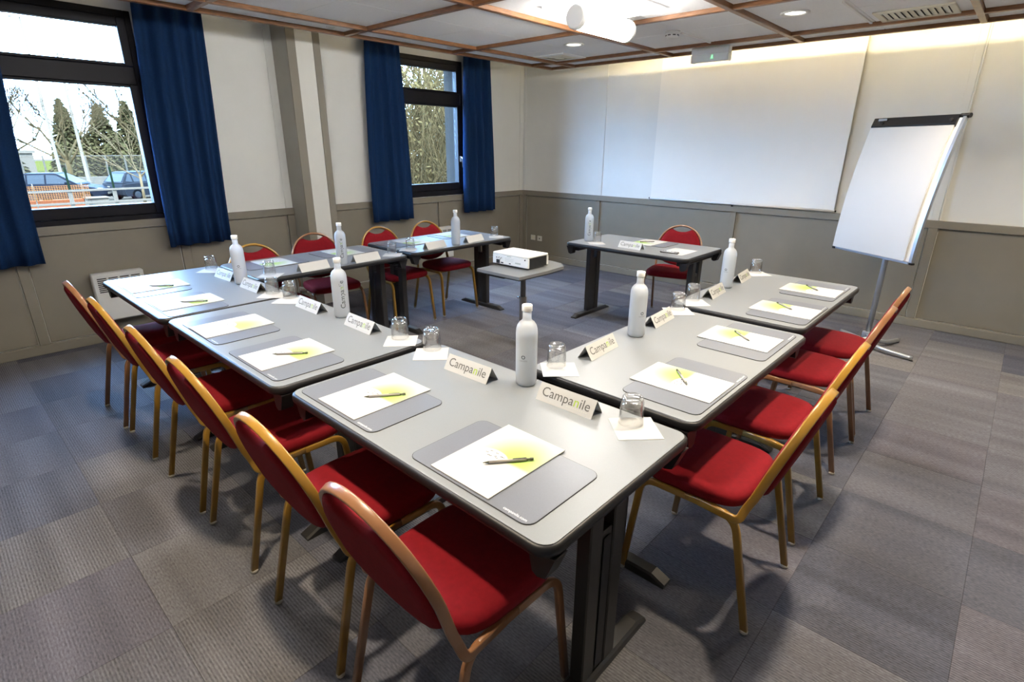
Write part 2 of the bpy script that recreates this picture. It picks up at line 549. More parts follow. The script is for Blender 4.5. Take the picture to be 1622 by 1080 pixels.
wall_right = struct('wall_right', MB().box(RX, RX + 0.2, RY, 0.3, -0.1, ZTOP), 'wall_paint')
wall_front = struct('wall_front', MB().box(-0.012, RX + 0.2, RY - 0.2, RY, -0.1, ZTOP), 'wall_paint')
roof = struct('ceiling', MB().box(-0.34, RX + 0.2, RY - 0.2, 0.3, ZTOP, ZTOP + 0.2), 'plaster')

# wainscot: panels, stiles, rail and skirting; frame boards stand proud of the panels
def wainscot(side, wall, a0, a1, stiles, skip=None):
    def bx(p, q, z0, z1, d, ch=0.0025):
        b_ = MB()
        if side == 'left': b_.cbox(0.0, d, p, q, z0, z1, ch)
        elif side == 'back': b_.cbox(p, q, -d, 0.0, z0, z1, ch)
        elif side == 'right': b_.cbox(RX - d, RX, p, q, z0, z1, ch)
        else: b_.cbox(p, q, RY, RY + d, z0, z1, ch)
        return b_
    part('rail', bx(a0, a1, RAIL - 0.066, RAIL, 0.030), 'wainscot', wall)
    bb = link('baseboard_' + side, bx(a0, a1, 0.0005, 0.076, 0.032, 0.004).mesh('baseboard'), 'wainscot')
    bb['kind'] = 'structure'
    edges = [a0] + [e for s_ in stiles for e in s_] + [a1]
    for s0, s1 in stiles:
        part('stile', bx(s0, s1, 0.0765, RAIL - 0.0665, 0.029), 'wainscot', wall)
    for k in range(0, len(edges), 2):
        if edges[k + 1] - edges[k] > 0.02:
            part('wainscot_panel', bx(edges[k] + 0.006, edges[k + 1] - 0.006, 0.0815, RAIL - 0.0715, 0.008, 0.002), 'wainscot', wall)
wainscot('left', wall_left, RY + 0.03, -0.027, [(-6.79, -6.725), (-5.73, -5.664), (-4.608, -4.536), (-3.60, -3.528), (-3.20, -3.13), (-1.631, -1.568), (-0.09, -0.028)])
wainscot('back', wall_back, 0.001, RX - 0.03, [(0.027, 0.085), (1.306, 1.370), (3.09, 3.155), (4.875, 4.944), (6.65, 6.715)])
wainscot('right', wall_right, RY + 0.03, -0.03, [(-6.0, -5.935), (-4.2, -4.135), (-2.4, -2.335)])
wainscot('front', wall_front, 0.03, RX - 0.03, [(1.8, 1.865), (3.6, 3.665), (5.4, 5.465)])
# cover battens on the pale upper wall
def batten(side, wall, p, q, d=0.008):
    b_ = MB()
    if side == 'left': b_.cbox(0, d, p, q, RAIL + 0.001, ZTOP - 0.01, 0.002)
    else: b_.cbox(p, q, -d, 0, RAIL + 0.001, ZTOP - 0.01, 0.002)
    part('batten', b_, 'wall_paint', wall)
for p, q in ((0.010, 0.05), (1.306, 1.370), (4.875, 4.928), (6.65, 6.715)): batten('back', wall_back, p, q)
batten('back', wall_back, 4.932, 4.944, 0.014)
for p, q in ((-3.60, -3.574), (-0.09, -0.02), (-6.79, -6.725)): batten('left', wall_left, p, q)

# pillar on the window wall: pale side, olive edge strips and a white face
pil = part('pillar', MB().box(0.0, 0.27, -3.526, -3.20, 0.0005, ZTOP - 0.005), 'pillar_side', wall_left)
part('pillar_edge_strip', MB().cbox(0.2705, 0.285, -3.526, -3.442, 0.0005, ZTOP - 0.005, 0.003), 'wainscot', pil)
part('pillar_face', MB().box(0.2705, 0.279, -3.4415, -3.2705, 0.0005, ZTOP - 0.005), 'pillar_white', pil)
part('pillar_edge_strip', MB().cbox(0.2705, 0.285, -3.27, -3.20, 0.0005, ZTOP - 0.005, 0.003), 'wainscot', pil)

# ------------------------------------------------------------------ windows
def window(n, y0, y1, z0, z1, handle_side):
    root = link('window_%d' % n, None)
    root['kind'] = 'structure'
    root.location = (0, (y0 + y1) / 2, z0)
    hw = (y1 - y0) / 2; h = z1 - z0
    xf0, xf1 = -0.075, 0.006
    e = 0.0006
    fw_ = 0.045
    F = 'window_frame'
    part('frame_side', MB().cbox(xf0, xf1, -hw + e, -hw + fw_, e, h - e, 0.004), F, root)
    part('frame_side', MB().cbox(xf0, xf1, hw - fw_, hw - e, e, h - e, 0.004), F, root)
    part('frame_sill', MB().cbox(xf0, xf1 + 0.012, -hw + fw_ + e, hw - fw_ - e, e, 0.06, 0.004), F, root)
    part('frame_head', MB().cbox(xf0, xf1, -hw + fw_ + e, hw - fw_ - e, h - 0.05, h - e, 0.004), F, root)
    zt0, zt1 = 1.06, 1.19         # transom between the two glasses
    part('transom', MB().cbox(xf0, xf1, -hw + fw_ + e, hw - fw_ - e, zt0, zt1, 0.004), F, root)
    iy0, iy1 = -hw + fw_ + e, hw - fw_ - e
    # lower opening sash
    sash = part('sash', MB().cbox(-0.06, 0.022, iy0, iy0 + 0.06, 0.062, zt0 - e, 0.005).cbox(-0.06, 0.022, iy1 - 0.06, iy1, 0.062, zt0 - e, 0.005)
                .cbox(-0.06, 0.022, iy0 + 0.06, iy1 - 0.06, 0.062, 0.15, 0.005).cbox(-0.06, 0.022, iy0 + 0.06, iy1 - 0.06, zt0 - 0.018, zt0 - e, 0.005), F, root)
    part('pane', MB().box(-0.031, -0.027, iy0 + 0.061, iy1 - 0.061, 0.151, zt0 - 0.019), 'pane_glass', sash)
    # fixed upper light
    top = part('top_light', MB().cbox(-0.06, 0.016, iy0, iy0 + 0.06, zt1 + e, h - 0.051, 0.005).cbox(-0.06, 0.016, iy1 - 0.06, iy1, zt1 + e, h - 0.051, 0.005)
               .cbox(-0.06, 0.016, iy0 + 0.06, iy1 - 0.06, zt1 + e, zt1 + 0.022, 0.005).cbox(-0.06, 0.016, iy0 + 0.06, iy1 - 0.06, h - 0.115, h - 0.051, 0.005), F, root)
    part('pane', MB().box(-0.031, -0.027, iy0 + 0.061, iy1 - 0.061, zt1 + 0.023, h - 0.116), 'pane_glass', top)
    hy = (iy1 - 0.03) if handle_side > 0 else (iy0 + 0.03)
    hd = part('handle', MB().cbox(0.0225, 0.034, hy - 0.013, hy + 0.013, 0.40, 0.47, 0.003), 'mirror_grey', root)
    part('lever', MB().tube(bend_path([(0.03, hy, 0.455), (0.062, hy, 0.455), (0.062, hy + 0.004, 0.33)], 0.015), circ(0.009, 8)), 'chrome', hd)
    part('outer_sill', MB().cbox(-0.40, -0.078, -hw - 0.02, hw + 0.02, -0.03, -0.0006, 0.004), 'mirror_grey', root)
    return root
window(1, *WIN[0][:2], WIN[0][2], WIN[0][3], -1)
window(2, *WIN[1][:2], WIN[1][2], WIN[1][3], 1)

# ------------------------------------------------------------------ suspended ceiling
EX, EY = 0.84, -0.46             # free edges of the suspended ceiling
ZB, ZT = 2.445, 2.474            # underside of the wooden beams, underside of the tiles
susp = struct('ceiling', MB().box(EX + 0.002, RX - 0.01, RY + 0.01, EY - 0.002, ZT + 0.013, ZT + 0.025), 'plaster')
bxs = [1.205 + 1.24 * i for i in range(6)]
bys = [-0.85 - 1.2185 * i for i in range(6)]
BW = 0.021
def beam(x0, x1, y0, y1, z0=ZB):
    return part('ceiling_beam', MB().cbox(x0, x1, y0, y1, z0, ZT + 0.0125, 0.003), 'beam_wood', susp)
for x in [EX + BW] + bxs: beam(x - BW, x + BW, RY + 0.012, EY)
xe = [EX + BW] + bxs + [RX - 0.02]
for y in [EY - BW] + bys:
    for k in range(len(xe) - 1):
        beam(xe[k] + BW + 0.0004, xe[k + 1] - BW - 0.0004, y - BW, y + BW, ZB + 0.001)
ct_cache = {}
def ctile(x0, x1, y0, y1):
    k = (round(x1 - x0, 3), round(y1 - y0, 3))
    if k not in ct_cache:
        ct_cache[k] = MB().cbox(-k[0] / 2, k[0] / 2, -k[1] / 2, k[1] / 2, 0, 0.012, 0.003).mesh('ceiling_tile')
        ct_cache[k].materials.append(MATS['ceiling_tile'])
    return link('ceiling_tile', ct_cache[k], None, susp, ((x0 + x1) / 2, (y0 + y1) / 2, ZT))
g = 0.003
ye = [EY - BW] + bys + [RY + 0.02]
LIGHT_CELLS = {(2, 2), (2, 4), (4, 2), (4, 4)}
for i in range(len(xe) - 1):
    for j in range(len(ye) - 1):
        x0, x1 = xe[i] + BW + g / 2, xe[i + 1] - BW - g / 2
        y1, y0 = ye[j] - BW - g / 2, ye[j + 1] + BW + g / 2
        nx = 2 if x1 - x0 > 0.7 else 1
        ny = 2 if y1 - y0 > 0.7 else 1
        for a in range(nx):
            for b in range(ny):
                ctile(x0 + (x1 - x0) * a / nx + g / 2, x0 + (x1 - x0) * (a + 1) / nx - g / 2,
                      y0 + (y1 - y0) * b / ny + g / 2, y0 + (y1 - y0) * (b + 1) / ny - g / 2)

# ------------------------------------------------------------------ lamps
def ceiling_lamp(x, y, label):
    t = thing('ceiling_lamp', label, 'ceiling lamp', (x, y, ZT), 0, 'opal ceiling lamps')
    part('base_plate', MB().cbox(-0.30, 0.30, -0.30, 0.30, -0.02, -0.0006, 0.004), 'panel_glow', t)
    part('diffuser', MB().loft([[(0.072 * math.cos(a), yy, -0.105 + 0.072 * math.sin(a)) for a in [2 * PI * i / 24 for i in range(24)]] for yy in (-0.29, 0.29)]), 'opal_glow', t)
    for s_ in (-1, 1):
        part('end_cap', MB().loft([[(r * math.cos(a), s_ * yy, -0.105 + r * math.sin(a)) for a in [2 * PI * i / 24 for i in range(24)]] for r, yy in ((0.074, 0.291), (0.074, 0.318), (0.066, 0.330))]), 'white_plastic', t)
        part('bracket', MB().cbox(-0.02, 0.02, s_ * 0.20 - 0.015, s_ * 0.20 + 0.015, -0.034, -0.0205, 0.002), 'white_plastic', t)
    return t
ceiling_lamp(3.02, -2.60, 'glowing white tube lamp on its square plate under the ceiling')
for (x, y, lb) in ((3.02, -5.04, 'unseen tube lamp added on the ceiling above the left row of tables'), (4.29, -3.82, 'unseen tube lamp added on the ceiling above the right column of tables')):  # two unseen lamps, added to throw more light on the walls
    ceiling_lamp(x, y, lb)
def downlight(x, y, label, power=1.0):
    t = thing('downlight', label, 'downlight', (x, y, ZT), 0, 'recessed downlights')
    part('trim_ring', MB().lathe([(0.066, -0.0006), (0.095, -0.0006), (0.097, -0.008), (0.088, -0.013), (0.070, -0.010), (0.066, -0.006)], 32, cap0=False, cap1=False), 'white_plastic', t)
    part('lens', MB().lathe([(0.0655, -0.0006), (0.0655, -0.004), (0.045, -0.0065), (0.012, -0.0075)], 32), 'lens_glow', t)
    ld = bpy.data.lights.new('downlight_bulb', 'AREA')
    ld.shape = 'DISK'; ld.size = 0.11; ld.energy = DOWNLIGHT_W * power
    ld.color = (1.0, 0.84, 0.62); ld.spread = math.radians(130)
    lo = bpy.data.objects.new('downlight_bulb', ld)
    COL.objects.link(lo); lo.parent = t; lo.location = (0, 0, -0.016)
    return t
downlight(2.02, -1.59, 'small round ceiling downlight in front of the window wall corner', 0.8)
downlight(3.95, -1.59, 'round ceiling downlight between the exit sign and the air vent', 0.8)
for (x, y, lb, pw) in ((5.3, -1.6, 'ceiling downlight above the wall beside the flip chart', 2.2), (5.06, -3.95, 'ceiling downlight above the right column of chairs', 2.0),
                   (4.1, -5.66, 'ceiling downlight above the nearest red chairs', 1.9), (2.3, -5.66, 'ceiling downlight above the far red chairs of the left row', 1.0)):
    downlight(x, y, lb, pw)
# cove tubes lying on top of the suspended ceiling along the back wall
for k, (x0, x1) in enumerate(((1.75, 2.95), (3.05, 4.25), (4.35, 5.55), (5.65, 6.85))):
    t = thing('cove_tube', 'warm tube lamp lying hidden above the ceiling edge, number %s from the corner' % ('one', 'two', 'three', 'four')[k], 'tube lamp', ((x0 + x1) / 2, -0.72, ZT + 0.0255), 0, 'cove tubes')
    hl = (x1 - x0) / 2
    part('batten_body', MB().cbox(-hl, hl, -0.03, 0.03, 0.0, 0.035, 0.004), 'white_plastic', t)
    part('tube', MB().tube([(-hl + 0.03, 0, 0.065), (hl - 0.03, 0, 0.065)], circ(0.014, 12)), 'cove_glow', t)
    for s_ in (-1, 1): part('lamp_holder', MB().cbox(s_ * (hl - 0.015) - 0.014, s_ * (hl - 0.015) + 0.014, -0.014, 0.014, 0.0355, 0.085, 0.003), 'white_plastic', t)
# ------------------------------------------------------------------ things on the ceiling
t = thing('smoke_detector', 'round white smoke detector on the ceiling beside the exit sign', 'smoke detector', (2.99, -1.54, ZT))
part('base', MB().lathe([(0.0, -0.0006), (0.062, -0.0006), (0.062, -0.014), (0.055, -0.016), (0.0, -0.016)], 28, cap0=False, cap1=False), 'white_plastic', t)
part('body', MB().lathe([(0.05, -0.0165), (0.052, -0.03), (0.046, -0.048), (0.03, -0.054), (0.004, -0.055)], 28), 'white_plastic', t)
for k in range(8):
    a = 2 * PI * k / 8
    part('slot', MB().box(0.0485, 0.0535, -0.012, 0.012, -0.036, -0.029), 'black_slot', t, (0, 0, 0), a)
thing('cable_duct', 'thin white cable duct from the smoke detector to the exit sign', 'cable duct', (3.02, -1.16, ZT), 0, None, MB().cbox(-0.008, 0.008, -0.29, 0.287, -0.012, -0.0006, 0.002).mesh('cable_duct'), 'white_plastic')
thing('cable_duct', 'thin white cable duct along the ceiling beside the air vent', 'cable duct', (4.28, -1.30, ZT), 0, None, MB().cbox(-0.009, 0.009, -0.42, 0.425, -0.012, -0.0006, 0.002).mesh('cable_duct'), 'white_plastic')

t = thing('exit_sign', 'white emergency exit light box with small glowing green figure', 'exit sign', (2.925, -0.62, ZT))
part('housing', MB().cbox(-0.185, 0.185, -0.035, 0.035, -0.062, 0.0, 0.006), 'white_plastic', t, (0, 0, -0.002))
part('diffuser', MB().prism([(-0.033, -0.0645), (0.033, -0.0645), (0.028, -0.118), (0.012, -0.128), (-0.012, -0.128), (-0.028, -0.118)], -0.165, 0.165, 'x'), 'exit_panel', t)
for s_ in (-1, 1): part('end_cap', MB().cbox(s_ * 0.176 - 0.0095, s_ * 0.176 + 0.0095, -0.036, 0.036, -0.13, -0.0645, 0.004), 'white_plastic', t)
pic = MB()
pic.lathe([(0.0, 0.0), (0.009, 0.0), (0.009, 0.001)], 10, (0.0, 0, 0))
pm = MB()
pm.prism([(0.006 * math.cos(a) + 0.002, 0.017 + 0.006 * math.sin(a)) for a in [2 * PI * i / 10 for i in range(10)]], -0.0325, -0.0315, 'y')
pm.prism([(-0.007, 0.010), (0.009, 0.010), (0.006, -0.004), (0.013, -0.016), (0.006, -0.018), (0.0, -0.008), (-0.010, -0.018), (-0.015, -0.014), (-0.005, -0.003)], -0.0325, -0.0315, 'y')
part('running_figure', pm, 'exit_green', t, (0.025, 0.0, -0.088))

t = thing('air_vent', 'cream rectangular air vent with angled blades in the ceiling', 'air vent', (4.585, -1.01, ZT))
V = 'vent_cream'
part('frame', MB().cbox(-0.235, 0.235, -0.22, -0.165, -0.012, -0.0006, 0.003).cbox(-0.235, 0.235, 0.10, 0.155, -0.012, -0.0006, 0.003).cbox(-0.235, -0.195, -0.165, 0.10, -0.012, -0.0006, 0.003).cbox(0.195, 0.235, -0.165, 0.10, -0.012, -0.0006, 0.003), V, t)
part('backing', MB().box(-0.195, 0.195, -0.165, 0.10, -0.003, -0.0006), 'vent_shadow', t)
bl = MB().add([(-0.018, -0.164, -0.0035), (-0.014, -0.164, -0.0035), (0.018, -0.164, -0.0115), (0.014, -0.164, -0.0115), (-0.018, 0.099, -0.0035), (-0.014, 0.099, -0.0035), (0.018, 0.099, -0.0115), (0.014, 0.099, -0.0115)], [(0, 1, 2, 3), (4, 7, 6, 5), (0, 4, 5, 1), (1, 5, 6, 2), (2, 6, 7, 3), (3, 7, 4, 0)]).mesh('blade')
for k in range(10): part('blade', bl, V, t, (-0.171 + 0.038 * k, 0, 0))
t = thing('air_diffuser', 'white square stepped air diffuser in the far ceiling corner', 'air vent', (1.455, -1.08, ZT))
part('outer_frame', MB().loft([[(sx * r, sy * r, z) for sx, sy in ((-1, -1), (1, -1), (1, 1), (-1, 1))] for r, z in ((0.20, -0.0006), (0.20, -0.008), (0.155, -0.012), (0.145, -0.0012))], False, False, False), 'white_plastic', t)
for r in (0.11, 0.07):
    part('cone_ring', MB().loft([[(sx * q, sy * q, z) for sx, sy in ((-1, -1), (1, -1), (1, 1), (-1, 1))] for q, z in ((r + 0.028, -0.0012), (r, -0.016), (r - 0.004, -0.016), (r + 0.02, -0.0012))], False, False, False), 'vent_cream', t)
part('centre_plate', MB().cbox(-0.04, 0.04, -0.04, 0.04, -0.018, -0.0012, 0.004), 'vent_cream', t)
for (x, y, lb) in ((1.0, -2.22, 'small white ring on the ceiling border above the far window'), (1.0, -3.50, 'small white ring on the ceiling border above the pillar')):
    thing('ceiling_ring', lb, 'ceiling fitting', (x, y, ZT), 0, 'ceiling rings', MB().lathe([(0.018, -0.0006), (0.034, -0.0006), (0.034, -0.006), (0.026, -0.010), (0.018, -0.006)], 20, cap0=False, cap1=False).mesh('ceiling_ring'), 'white_plastic')

# ------------------------------------------------------------------ curtains
def curtain(label, y0t, y1t, y0b, y1b, z0, z1, folds, seed):
    rnd = random.Random(seed)
    n = folds * 10
    ph = [rnd.uniform(-0.5, 0.5) for _ in range(folds + 1)]
    am = [rnd.uniform(0.6, 1.25) for _ in range(folds + 1)]
    t = thing('curtain', label, 'curtain', (0, (y0b + y1b) / 2, z0), 0, 'blue curtains')
    cy = (y0b + y1b) / 2
    rings = []
    nz = 12
    for k in range(nz + 1):
        f = k / nz
        z = (z1 - z0) * f
        g_ = f ** 1.4
        a = y0b + (y0t - y0b) * g_; b = y1b + (y1t - y1b) * g_
        front = []; back = []
        for i in range(n + 1):
            u = i / n
            fo = u * folds
            q = int(min(fo, folds - 1e-6))
            w = fo - q
            am_ = am[q] * (1 - w) + am[q + 1] * w
            amp = (0.040 - 0.014 * f) * am_
            sn_ = math.sin(2 * PI * fo + ph[q] * (1 - w) + ph[q + 1] * w)
            x = 0.110 + amp * math.copysign(abs(sn_) ** 0.75, sn_) + 0.008 * math.sin(5 * u + 3 * f + seed)
            y = a + (b - a) * u + 0.006 * math.sin(9 * u + 4 * f + seed) - cy
            front.append((x + 0.002, y, z)); back.append((x - 0.002, y, z))
        rings.append(front + back[::-1])
    part('cloth', MB().loft(rings, True, True, True), 'curtain', t)
    part('heading_tape', MB().cbox(0.06, 0.15, y0t - cy, y1t - cy, z1 - z0 + 0.0006, z1 - z0 + 0.02, 0.003), 'curtain', t)
    part('track', MB().cbox(0.095, 0.125, y0t - 0.05 - cy, y1t + 0.05 - cy, z1 - z0 + 0.0206, z1 - z0 + 0.045, 0.003).cbox(0.0, 0.095, (y0t + y1t) / 2 - 0.02 - cy, (y0t + y1t) / 2 + 0.02 - cy, z1 - z0 + 0.025, z1 - z0 + 0.04, 0.002), 'white_plastic', t)
curtain('dark blue curtain at the left edge, left of the car park window', -6.10, -5.47, -6.12, -5.56, 0.715, 2.66, 4, 1)
curtain('dark blue curtain right of the car park window, above the radiator', -4.64, -4.15, -4.725, -4.205, 0.738, 2.66, 4, 2)
curtain('dark blue curtain left of the narrow window, right of the pillar', -2.60, -2.17, -2.65, -2.10, 0.755, 2.66, 4, 3)
curtain('dark blue curtain right of the narrow window, nearest the corner', -1.235, -0.76, -1.255, -0.69, 0.755, 2.66, 4, 4)

# ------------------------------------------------------------------ radiators, sockets, screen
def radiator(label, y0, y1, z0, z1):
    w = y1 - y0; h = z1 - z0
    t = thing('radiator', label, 'radiator', (0.031, y0, z0), 0, 'white wall radiators')
    part('body', MB().cbox(0.02, 0.095, 0, w, 0, h, 0.008), 'radiator_white', t)
    part('wall_bracket', MB().box(-0.0005 if y0 > -3 else -0.0225, 0.0195, 0.06, w - 0.06, h * 0.3, h * 0.8), 'mirror_grey', t)
    cols = 4; rows = 8
    cw = (w - 0.05) / cols
    sl = MB().box(0.0952, 0.0962, 0, cw - 0.014, 0, 0.0085).mesh('grille_slot')
    for c in range(cols):
        for r in range(rows):
            part('grille_slot', sl, 'black_slot', t, (0, 0.025 + cw * c + 0.007, h - 0.045 - 0.0155 * r))
    part('front_panel', MB().cbox(0.0955, 0.098, 0.008, w - 0.008, 0.01, h - 0.175, 0.001), 'radiator_white', t)
radiator('white wall radiator under the car park window, behind the far left table', -5.317, -4.955, 0.195, 0.588)
radiator('white wall radiator under the narrow window, mostly behind a chair', -1.85, -1.49, 0.215, 0.608)
def socket(label, loc, rz, kind):
    t = thing('wall_socket', label, 'socket', loc, rz, 'wall sockets')
    part('plate', MB().cbox(-0.042, 0.042, -0.010, 0.0, -0.036, 0.036, 0.003), 'socket', t)
    if kind == 'power':
        part('recess', MB().prism(circ(0.021, 20), -0.0108, -0.0102, 'y'), 'vent_cream', t)
        for s_ in (-1, 1): part('pin_hole', MB().prism([(s_ * 0.0095 + x, z) for x, z in circ(0.003, 8)], -0.0114, -0.0109, 'y'), 'black_slot', t)
    else:
        part('port', MB().box(-0.008, 0.012, -0.0112, -0.0102, -0.010, 0.006), 'black_slot', t)
socket('beige wall socket nearest the room corner', (0.225, -0.0106, 0.309), 0, 'power')
socket('beige network socket beside the corner socket on the back wall', (0.351, -0.0106, 0.307), 0, 'data')
socket('beige wall socket low on the window wall behind a red chair', (0.0106, -1.44, 0.225), PI / 2, 'power')

t = thing('projection_screen', 'large white pull-down projection screen hanging on the back wall', 'projection screen', (3.105, -0.045, 0.985))
part('cloth', MB().box(-0.997, 0.997, -0.0015, 0.0015, 0.022, 1.76), 'screen_cloth', t)
part('bottom_bar', MB().tube([(-1.005, 0, 0.011), (1.005, 0, 0.011)], circ(0.0105, 10)), 'white_plastic', t)
part('pull_tab', MB().cbox(-0.012, 0.012, -0.003, 0.003, -0.018, -0.0002, 0.001), 'black_plastic', t)
for s_ in (-1, 1): part('end_plug', MB().tube([(s_ * 1.0055, 0, 0.011), (s_ * 1.018, 0, 0.011)], circ(0.009, 8)), 'black_plastic', t)
part('case', MB().cbox(-1.05, 1.05, -0.04, 0.044, 1.7605, 1.845, 0.008), 'white_plastic', t)

# ------------------------------------------------------------------ tables
TL, TD, TH = 1.205, 0.712, 0.741
def ring(inset, z, r=0.05):
    return [(x, y, z) for x, y in rrect(TL / 2 - inset, TD / 2 - inset, max(r - inset, 0.004), 5)]
def make_table(label, loc, rz):
    t = thing('conference_table', label, 'table', loc, rz, 'conference tables')
    part('edge_band', MB().loft([ring(0.010, 0.706), ring(0.002, 0.711), ring(0.0, 0.722), ring(0.001, 0.733), ring(0.007, 0.7385), ring(0.014, 0.7386)]), 'dark_edge', t)
    part('table_top', MB().loft([ring(0.011, 0.7388), ring(0.011, 0.7406), ring(0.0125, TH)], False), 'laminate', t)
    for s_ in (-1, 1):
        lx = s_ * (TL / 2 - 0.085)
        # upright: two channels with a middle plate that leaves a slot under the top
        lg = MB()
        lg.cbox(-0.024, 0.024, -0.088, -0.028, 0.0385, 0.664, 0.004)
        lg.cbox(-0.024, 0.024, 0.028, 0.088, 0.0385, 0.664, 0.004)
        leg = part('leg', lg, 'dark_leg', t, (lx, 0, 0))
        part('leg_plate', MB().cbox(-0.018, 0.018, -0.0275, 0.0275, 0.0385, 0.56, 0.003), 'dark_leg', leg)
        part('leg_trim', MB().cbox(s_ * 0.0215 - 0.0015, s_ * 0.0215 + 0.0015, -0.0195, 0.0195, 0.05, 0.54, 0.001), 'dark_edge', leg)
        ft = MB().loft([[(x, y, z) for x, z in ((-0.03, 0.0006), (0.03, 0.0006), (0.03, zz - 0.008), (0.022, zz), (-0.022, zz), (-0.03, zz - 0.008))] for y, zz in ((-0.292, 0.014), (-0.235, 0.038), (0.235, 0.038), (0.292, 0.014))], False)
        part('foot', ft, 'dark_leg', t, (lx, 0, 0))
        part('support_arm', MB().cbox(-0.03, 0.03, -0.30, 0.30, 0.6645, 0.7055, 0.005), 'dark_edge', t, (lx, 0, 0))
        for q in (-1, 1):
            cb = MB().prism([(0.035, 0.7055), (-0.045, 0.7055), (-0.02, 0.64), (0.004, 0.632), (0.02, 0.64)], -0.024, 0.024, 'y')
            o = part('corner_block', cb, 'dark_edge', t, (s_ * (TL / 2 - 0.045), q * (TD / 2 - 0.05), 0), 0 if s_ < 0 else PI)
    part('crossbeam', MB().cbox(-TL / 2 + 0.116, TL / 2 - 0.116, -0.025, 0.025, 0.635, 0.70, 0.004), 'dark_leg', t)
    return t
TABLES = [
    ('grey conference table nearest the camera, at the end of the left row', (4.262, -5.042), 0),
    ('middle grey conference table of the left row', (3.012, -5.068), 0),
    ('far grey conference table of the left row, beside the radiator', (1.795, -5.085), 0),
    ('near grey conference table of the right column', (4.492, -4.03), PI / 2),
    ('far grey conference table of the right column, before the flip chart', (4.452, -2.755), PI / 2),
    ('grey conference table below the pillar, left in the window row', (1.538, -4.118), PI / 2),
    ('grey conference table below the narrow window, right in the window row', (1.500, -2.838), PI / 2),
    ('grey presenter table standing alone before the back wall', (3.0, -1.752), 0)]
tab0 = make_table(TABLES[0][0], (*TABLES[0][1], 0), TABLES[0][2])
for lb, (x, y), rz in TABLES[1:]: dup(tab0, (x, y, 0), rz, lb)

# ------------------------------------------------------------------ chairs
CH_TOP = 0.848
def make_chair(label, frame):
    t = thing('banquet_chair', label, 'chair', (0, 0, 0), 0, 'red banquet chairs')
    F = frame
    bar = rrect(0.0075, 0.0135, 0.004, 2)
    bar2 = rrect(0.0125, 0.009, 0.004, 2)
    for s_ in (-1, 1):
        x1 = s_ * 0.203
        front = bend_path([(s_ * 0.222, 0.238, 0.012), (s_ * 0.205, 0.198, 0.425), (x1, 0.03, 0.425)], 0.06, 6)
        rear = bend_path([(s_ * 0.212, -0.238, 0.012), (s_ * 0.203, -0.145, 0.425), (x1, 0.0295, 0.425)], 0.06, 6)
        for pth, gp in ((front, (s_ * 0.222, 0.238)), (rear, (s_ * 0.212, -0.238))):
            lg = part('leg', MB().tube(pth, bar2, (1, 0, 0)), F, t)
            part('foot_glide', MB().lathe([(0.011, 0.0006), (0.014, 0.004), (0.014, 0.014), (0.010, 0.0145)], 10), 'glide', lg, (gp[0], gp[1], 0))
    # arch of the back, springing from the side rails
    B0 = Vector((0, -0.172, 0.46)); B1 = Vector((0, -0.300, CH_TOP))
    dirv = (B1 - B0).normalized(); Ls = (B1 - B0).length
    def bp(x, s_, off=0.0):
        nrm = Vector((0, dirv.z, -dirv.y))   # towards the sitter
        return Vector((x, 0, 0)) + B0 + dirv * s_ + nrm * off
    def hw(s_):
        c = 0.185
        if s_ <= c: return 0.196 + 0.017 * (s_ / c)
        u = min(1, (s_ - c) / (Ls - c))
        return 0.213 * math.sqrt(max(0, 1 - u * u))
    half = []
    for a in [0.0, 0.06, 0.12, 0.185]: half.append(bp(hw(a), a))
    for k in range(1, 10):
        ang = PI / 2 * k / 9
        half.append(bp(0.213 * math.cos(ang), 0.185 + (Ls - 0.185) * math.sin(ang)))
    base = bend_path([(0.2045, -0.020, 0.4245), (0.2085, -0.158, 0.419), tuple(half[0] + Vector((0, 0.004, 0))), tuple(half[1])], 0.035, 5)
    right = base[:-1] + half[1:]
    left = [Vector((-p.x, p.y, p.z)) for p in right]
    path = right + left[::-1][1:]
    part('back_frame', MB().tube(path, bar, (0, 0, 1)), F, t)
    # back pad: fills the arch, hand hole left under its top
    nrm = []
    top = [(0.0, 0.348), (0.04, 0.352), (0.07, 0.363), (0.092, 0.375)]
    side = []
    for s_ in (0.36, 0.325, 0.28, 0.23, 0.185, 0.14, 0.10): side.append((hw(s_) - 0.010, s_))
    bot = [(0.165, 0.066), (0.115, 0.040), (0.06, 0.026), (0.0, 0.021)]
    r_ = top + side + bot
    outline = r_ + [(-x, s_) for x, s_ in r_[::-1] if x > 1e-6]
    cx, cs = 0.0, 0.19
    def padring(k, off):
        return [tuple(bp(cx + (x - cx) * k, cs + (s_ - cs) * k, off)) for x, s_ in outline]
    part('back_pad', MB().loft([padring(0.80, -0.026), padring(0.93, -0.023), padring(0.99, -0.015), padring(1.0, -0.004), padring(0.99, 0.008), padring(0.93, 0.016), padring(0.80, 0.020)]), 'velvet', t)
    # seat cushion
    def so(k, z, dy=0.0):
        out = []
        for i in range(36):
            a = 2 * PI * i / 36
            c, s_ = math.cos(a), math.sin(a)
            e = 2 / 4.2
            x = 0.215 * math.copysign(abs(c) ** e, c)
            y = 0.197 * math.copysign(abs(s_) ** e, s_)
            x *= 1 - 0.06 * (0.5 - y / 0.394)
            out.append((x * k, 0.036 + y * k + dy, z))
        return out
    part('seat', MB().loft([so(0.93, 0.4345), so(0.985, 0.440), so(1.0, 0.452), so(1.0, 0.468), so(0.97, 0.480), so(0.88, 0.4885), so(0.6, 0.4945), so(0.2, 0.4965)]), 'velvet', t)
    for yy in (0.15, -0.06):
        part('seat_support', MB().cbox(-0.196, 0.196, yy - 0.012, yy + 0.012, 0.418, 0.434, 0.002), F, t)
    return t
GOLD = make_chair('gold', 'gold_frame')
COPP = make_chair('copper', 'copper_frame')
